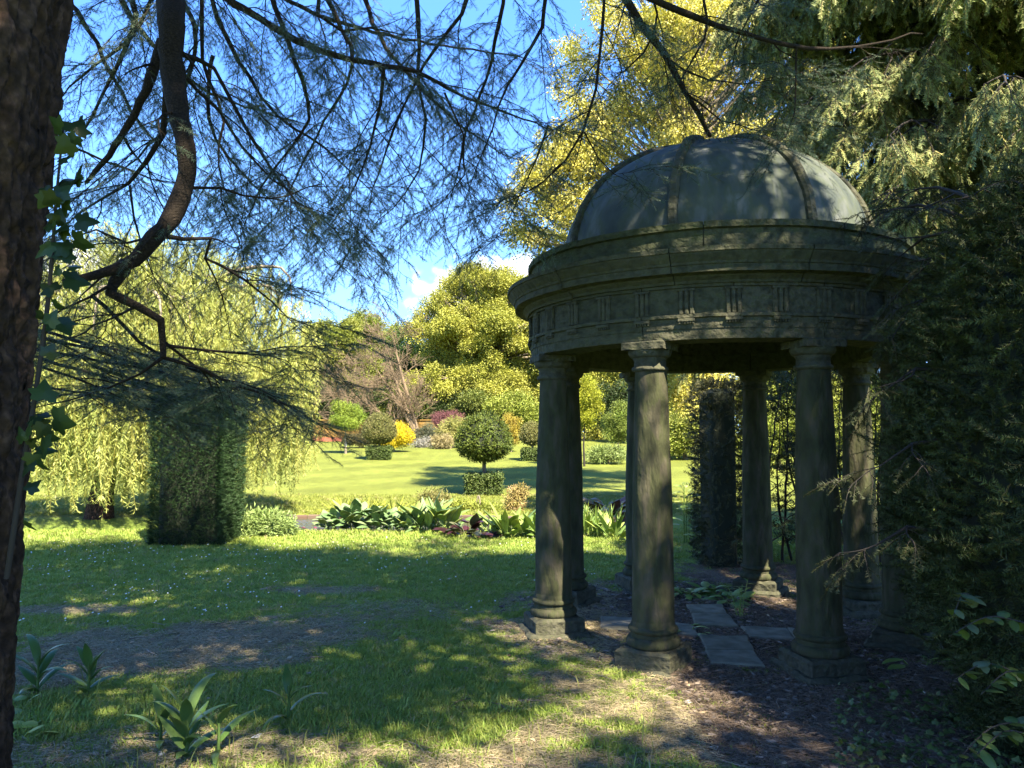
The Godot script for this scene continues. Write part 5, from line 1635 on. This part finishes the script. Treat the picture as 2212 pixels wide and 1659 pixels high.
	broadleaf("grass_mound", "light green feathery mound at the pond edge, right of the yew block", "grass clump", foot(572, 1158), lobes_in(foot(572, 1158) + Vector3(0, 0.12, 0), Vector3(0.42, 0.26, 0.35), 14, 0.17), 160.0, slim, Color(0.17, 0.26, 0.07), Color(0.25, 0.34, 0.12), 0.02, M.palebark, "", false)
	broadleaf("shrub", "low creeping green plants behind the plum coloured plant", "border plant", grounded(1040, 15.7), lobes_in(at(1030, 1108, 15.7), Vector3(0.9, 0.16, 0.3), 14, 0.15), 90.0, slim, Color(0.17, 0.23, 0.03), Color(0.27, 0.3, 0.06), 0.02, M.palebark, "", false)
	# beside and inside the rotunda
	var tall := [stalked(0.2, 0.12, 0.17, 0.9, 0.2, 2.4, 0.55), stalked(0.17, 0.1, 0.14, 1.2, 0.2, 2.4, 0.55)]
	var tp := thing("tall_plant", "tall leafy plant with broad leaves seen right of the middle front column", "plant", foot(1472, 1178))
	for k in 4:
		var sx := rr(-0.25, 0.25)
		var hgt := rr(0.6, 0.95)
		var sm := MB.new()
		sm.tube([Vector3(sx, 0, 0), Vector3(sx * 1.1, hgt * 0.5, rr(-0.05, 0.05)), Vector3(sx * 1.2, hgt, 0)], [0.012, 0.01, 0.006], 5)
		part("stem", sm.mesh(), fresh[2], tp)
		for j in 8:
			var o := part("leaf", tall[j % 2], fresh[j % 3], tp)
			o.transform = Transform3D((Basis(Vector3.UP, j * 2.4 + k) * Basis(Vector3.RIGHT, rr(0.6, 1.3))).scaled_local(Vector3.ONE * rr(0.7, 1.1)), Vector3(sx * (1.0 + 0.2 * j / 8.0), hgt * (j + 1.0) / 8.0, 0))
	var low := [stalked(0.16, 0.05, 0.075, 0.9, 0.3, 1.8, 0.55), stalked(0.13, 0.06, 0.06, 1.2, 0.3, 1.8, 0.55)]
	for e in [[1485, 1287, 22, "low leafy plant on the rotunda floor right of the middle front column"], [1535, 1283, 24, "low leafy plant behind the flagstones, left of the back right column"], [1578, 1300, 18, "leafy plant at the foot of the back right column"], [1480, 1368, 6, "small seedling beside the flagstones behind the middle front column"], [1985, 1440, 5, "single broad leaved seedling under the dark yew bush"]]:
		leafy("floor_plant", e[3], "plant", foot(e[0], e[1]), e[2], low, fresh, 0.12, 0.2, 1.1, 0.8, 1.3, "leafy plants on the rotunda floor")
	var fp := thing("willowherb", "upright narrow leaved plant standing by the flagstones inside the rotunda", "plant", foot(1598, 1335))
	var nl := [blade(0.12, 0.018, 0.9, 0.3, 4), blade(0.1, 0.016, 1.2, 0.3, 4)]
	for k in 4:
		var e := Vector3(rr(-0.1, 0.1), rr(0.25, 0.42), rr(-0.1, 0.1))
		var sm := MB.new()
		sm.tube([Vector3(e.x * 0.2, 0, e.z * 0.2), e * 0.5, e], [0.004, 0.0035, 0.002], 4)
		part("stem", sm.mesh(), fresh[1], fp)
		for j in 12:
			var o := part("leaf", nl[j % 2], fresh[j % 3], fp)
			o.transform = Transform3D((Basis(Vector3.UP, j * 2.4 + k) * Basis(Vector3.RIGHT, rr(0.7, 1.2))).scaled_local(Vector3.ONE * rr(0.6, 1.0)), e * ((j + 2.0) / 14.0))
	# strap leaved plants in the left foreground
	var strap := [blade(0.2, 0.046, 1.2, 0.35, 9, 1.7, 0.55), blade(0.23, 0.04, 1.6, 0.3, 9, 1.7, 0.55), blade(0.17, 0.048, 0.8, 0.35, 9, 1.7, 0.55)]
	var glossy: Array = gm.call([Color(0.06, 0.12, 0.03), Color(0.08, 0.15, 0.04), Color(0.1, 0.17, 0.05)], 0.55, 0.28)
	var fg := [[80, 1500, 8, 1.0, "strap leaved plant nearest the tree trunk"], [190, 1500, 9, 0.95, "strap leaved plant second from the trunk, leaves arching both ways"], [402, 1640, 11, 1.12, "largest strap leaved plant, in the bottom foreground"], [622, 1560, 5, 0.9, "small strap leaved plant standing alone, farthest right in the foreground"], [345, 1615, 5, 0.85, "strap leaved plant close to the left of the largest one"], [470, 1635, 4, 0.95, "strap leaved plant lying low to the right of the largest one"]]
	for e in fg:
		var t := thing("strap_leaved_plant", e[4], "plant", foot(e[0], e[1]), "strap leaved plants in the left foreground")
		var hgt: float = 0.19 * e[3]
		var sm := MB.new()
		sm.tube([Vector3(0, -0.02, 0), Vector3(0.006, hgt * 0.5, 0.004), Vector3(0.0, hgt * 1.15, 0)], [0.009, 0.008, 0.005], 6)
		part("stem", sm.mesh(), glossy[2], t)
		for j in e[2]:
			var u: float = (j + 0.5) / e[2]
			var o := part("leaf", strap[rng.randi() % 3], glossy[rng.randi() % 3], t)
			o.transform = Transform3D((Basis(Vector3.UP, j * 2.4 + rr(-0.4, 0.4)) * Basis(Vector3.RIGHT, lerpf(0.75, 0.1, u) + rr(-0.1, 0.15)) * Basis(Vector3.UP, rr(-0.35, 0.35))).scaled_local(Vector3.ONE * e[3] * rr(1.0, 1.35)), Vector3(0, hgt * u, 0))
	var rnd := [stalked(0.09, 0.06, 0.08, 0.7, 0.2, 2.4, 0.55)]
	leafy("seedling", "pale yellow green round leaved seedling at the foot of the trunk", "plant", foot(40, 1600), 6, rnd, lime, 0.05, 0.3, 1.1, 0.8, 1.2)
	leafy("seedling", "pale round leaved seedling beside the trunk, above the lower one", "plant", foot(48, 1530), 4, rnd, fresh, 0.05, 0.3, 1.1, 0.8, 1.2)
	# tall grass blades in the near rough
	var gx := []
	for i in 420:
		var p := foot(rr(20, 1450), rr(1470, 1700))
		gx.append(Transform3D((Basis(Vector3.UP, rr(0, TAU)) * Basis(Vector3.RIGHT, rr(-0.3, 0.3))).scaled_local(Vector3.ONE * rr(0.5, 1.2)), p))
	split_many("rough_grass", [blade(0.16, 0.006, 0.8, 0.2, 4), blade(0.11, 0.005, 1.2, 0.2, 4)], M.grass, gx, Color(0.12, 0.17, 0.03), Color(0.26, 0.26, 0.08), self)
	for c in get_children():
		if str(c.name).begins_with("rough_grass"):
			c.set_meta("label", "longer loose grass blades in the near left rough")
			c.set_meta("category", "grass")
	# brambles and ivy under the yew
	var bl := [blade(0.07, 0.045, 0.6, 0.25, 4, 2.0, 0.55), blade(0.085, 0.05, 0.8, 0.25, 4, 2.0, 0.55)]
	var dull: Array = gm.call([Color(0.05, 0.08, 0.02), Color(0.07, 0.11, 0.03), Color(0.1, 0.125, 0.06)], 0.4, 0.4)
	var bs := [[2100, 1290, 2060, 1330, 2.5], [2212, 1345, 2050, 1375, 2.5], [2190, 1450, 2060, 1470, 2.6], [2230, 1460, 2120, 1500, 2.4], [2212, 1560, 2070, 1640, 2.5], [2230, 1590, 2110, 1630, 2.3]]
	var bt := ["highest bramble spray, pale leaves hanging before the dark yew", "bramble spray reaching left across the dark yew's middle", "short bramble spray below the middle of the dark yew", "bramble spray at the right edge, just below the middle one", "long bramble spray arching down in the bottom right corner", "lowest bramble spray, in the bottom right corner"]
	for k in bs.size():
		var s: Array = bs[k]
		var p0 := at(s[0], s[1], s[4] + 0.1)
		var p1 := at(s[2], s[3], s[4])
		var t := thing("bramble_spray", bt[k], "bramble", p0, "bramble sprays before the dark yew")
		var e := p1 - p0
		var ln := smooth_line([Vector3.ZERO, e * 0.5 + Vector3(0, 0.04, 0), e], [0.003, 0.0025, 0.0015], 0.03)
		var sm := MB.new()
		sm.tube(ln[0], ln[1], 4)
		part("stem", sm.mesh(), M.twig, t)
		for j in 11:
			var o := part("leaf", bl[j % 2], dull[rng.randi() % 3], t)
			var q: Vector3 = ln[0][int((j + 0.5) / 11.0 * (ln[0].size() - 1))]
			o.transform = Transform3D((Basis(Vector3.UP, (1.0 if j % 2 else -1.0) * rr(0.6, 1.6) + 1.2) * Basis(Vector3.RIGHT, rr(1.0, 2.1))).scaled_local(Vector3.ONE * rr(0.6, 1.0)), q)
	var ix := []
	for i in 1500:
		var p := foot(rr(1800, 2300), rr(1500, 1760))
		if p.z > -2.5 or n2.get_noise_2d(p.x * 130, p.z * 130) < -0.05 - 0.4 * clampf((p.x - 1.7), 0.0, 1.0):
			continue
		ix.append(Transform3D((Basis(Vector3.UP, rr(0, TAU)) * Basis(Vector3.RIGHT, -PI / 2 + rr(0.0, 1.1))).scaled_local(Vector3.ONE * rr(0.018, 0.04)), p + Vector3(0, rr(0.01, 0.1), 0)))
	split_many("ivy_ground_cover", [M.ivyleaf], M.gloss, ix, Color(0.05, 0.085, 0.02), Color(0.11, 0.15, 0.06), self)
	get_node("ivy_ground_cover").set_meta("label", "small leaved ivy covering the earth under the dark yew bush")
	get_node("ivy_ground_cover").set_meta("category", "ivy")
	# bed earth
	var fl := [foliage("fallen leaf", Color(0.5, 0.5, 0.47), 0.2, 0.6), foliage("fallen leaf", Color(0.24, 0.12, 0.06), 0.2, 0.7)]
	var ls := [[1027, 1303, 0, "pale fallen leaf on the shaded lawn"], [1487, 1515, 0, "pale fallen leaf on the bare earth before the middle front column"], [1465, 1385, 1, "brown fallen leaf beside the middle front column's base"], [1560, 1620, 0, "pale fallen leaf at the bottom of the picture, on bare earth"], [570, 1590, 0, "pale crumpled leaf near the small strap leaved plant"], [350, 1640, 0, "pale crumpled leaf under the largest strap leaved plant"]]
	for k in ls:
		var m := MB.new()
		blade_into(m, Transform3D(Basis(Vector3.RIGHT, 1.1), Vector3.ZERO), 0.08, 0.05, 0.9, 0.5, 5, Color.WHITE, 2.0, 0.55)
		var o := part("fallen_leaf", m.mesh(), fl[k[2]], self)
		o.position = foot(k[0], k[1]) + Vector3(0, 0.012, 0)
		o.rotation.y = rr(0, TAU)
		o.set_meta("label", k[3])
		o.set_meta("category", "leaf")

func _ready() -> void:
	rng.seed = 2024
	n1.seed = 1
	n1.frequency = 0.01
	n1.fractal_octaves = 4
	n2.seed = 2
	n2.frequency = 0.01
	n2.fractal_octaves = 3
	first()
	materials()
	var t0 := Time.get_ticks_msec()
	for f in [make_ground, make_rotunda, make_conifer, make_drooping, make_right_yew, make_willow, make_clipped, make_trees, make_turf, make_ivy, make_plants]:
		f.call()
		print(f.get_method(), " ", Time.get_ticks_msec() - t0)
	print("all ", Time.get_ticks_msec() - t0)
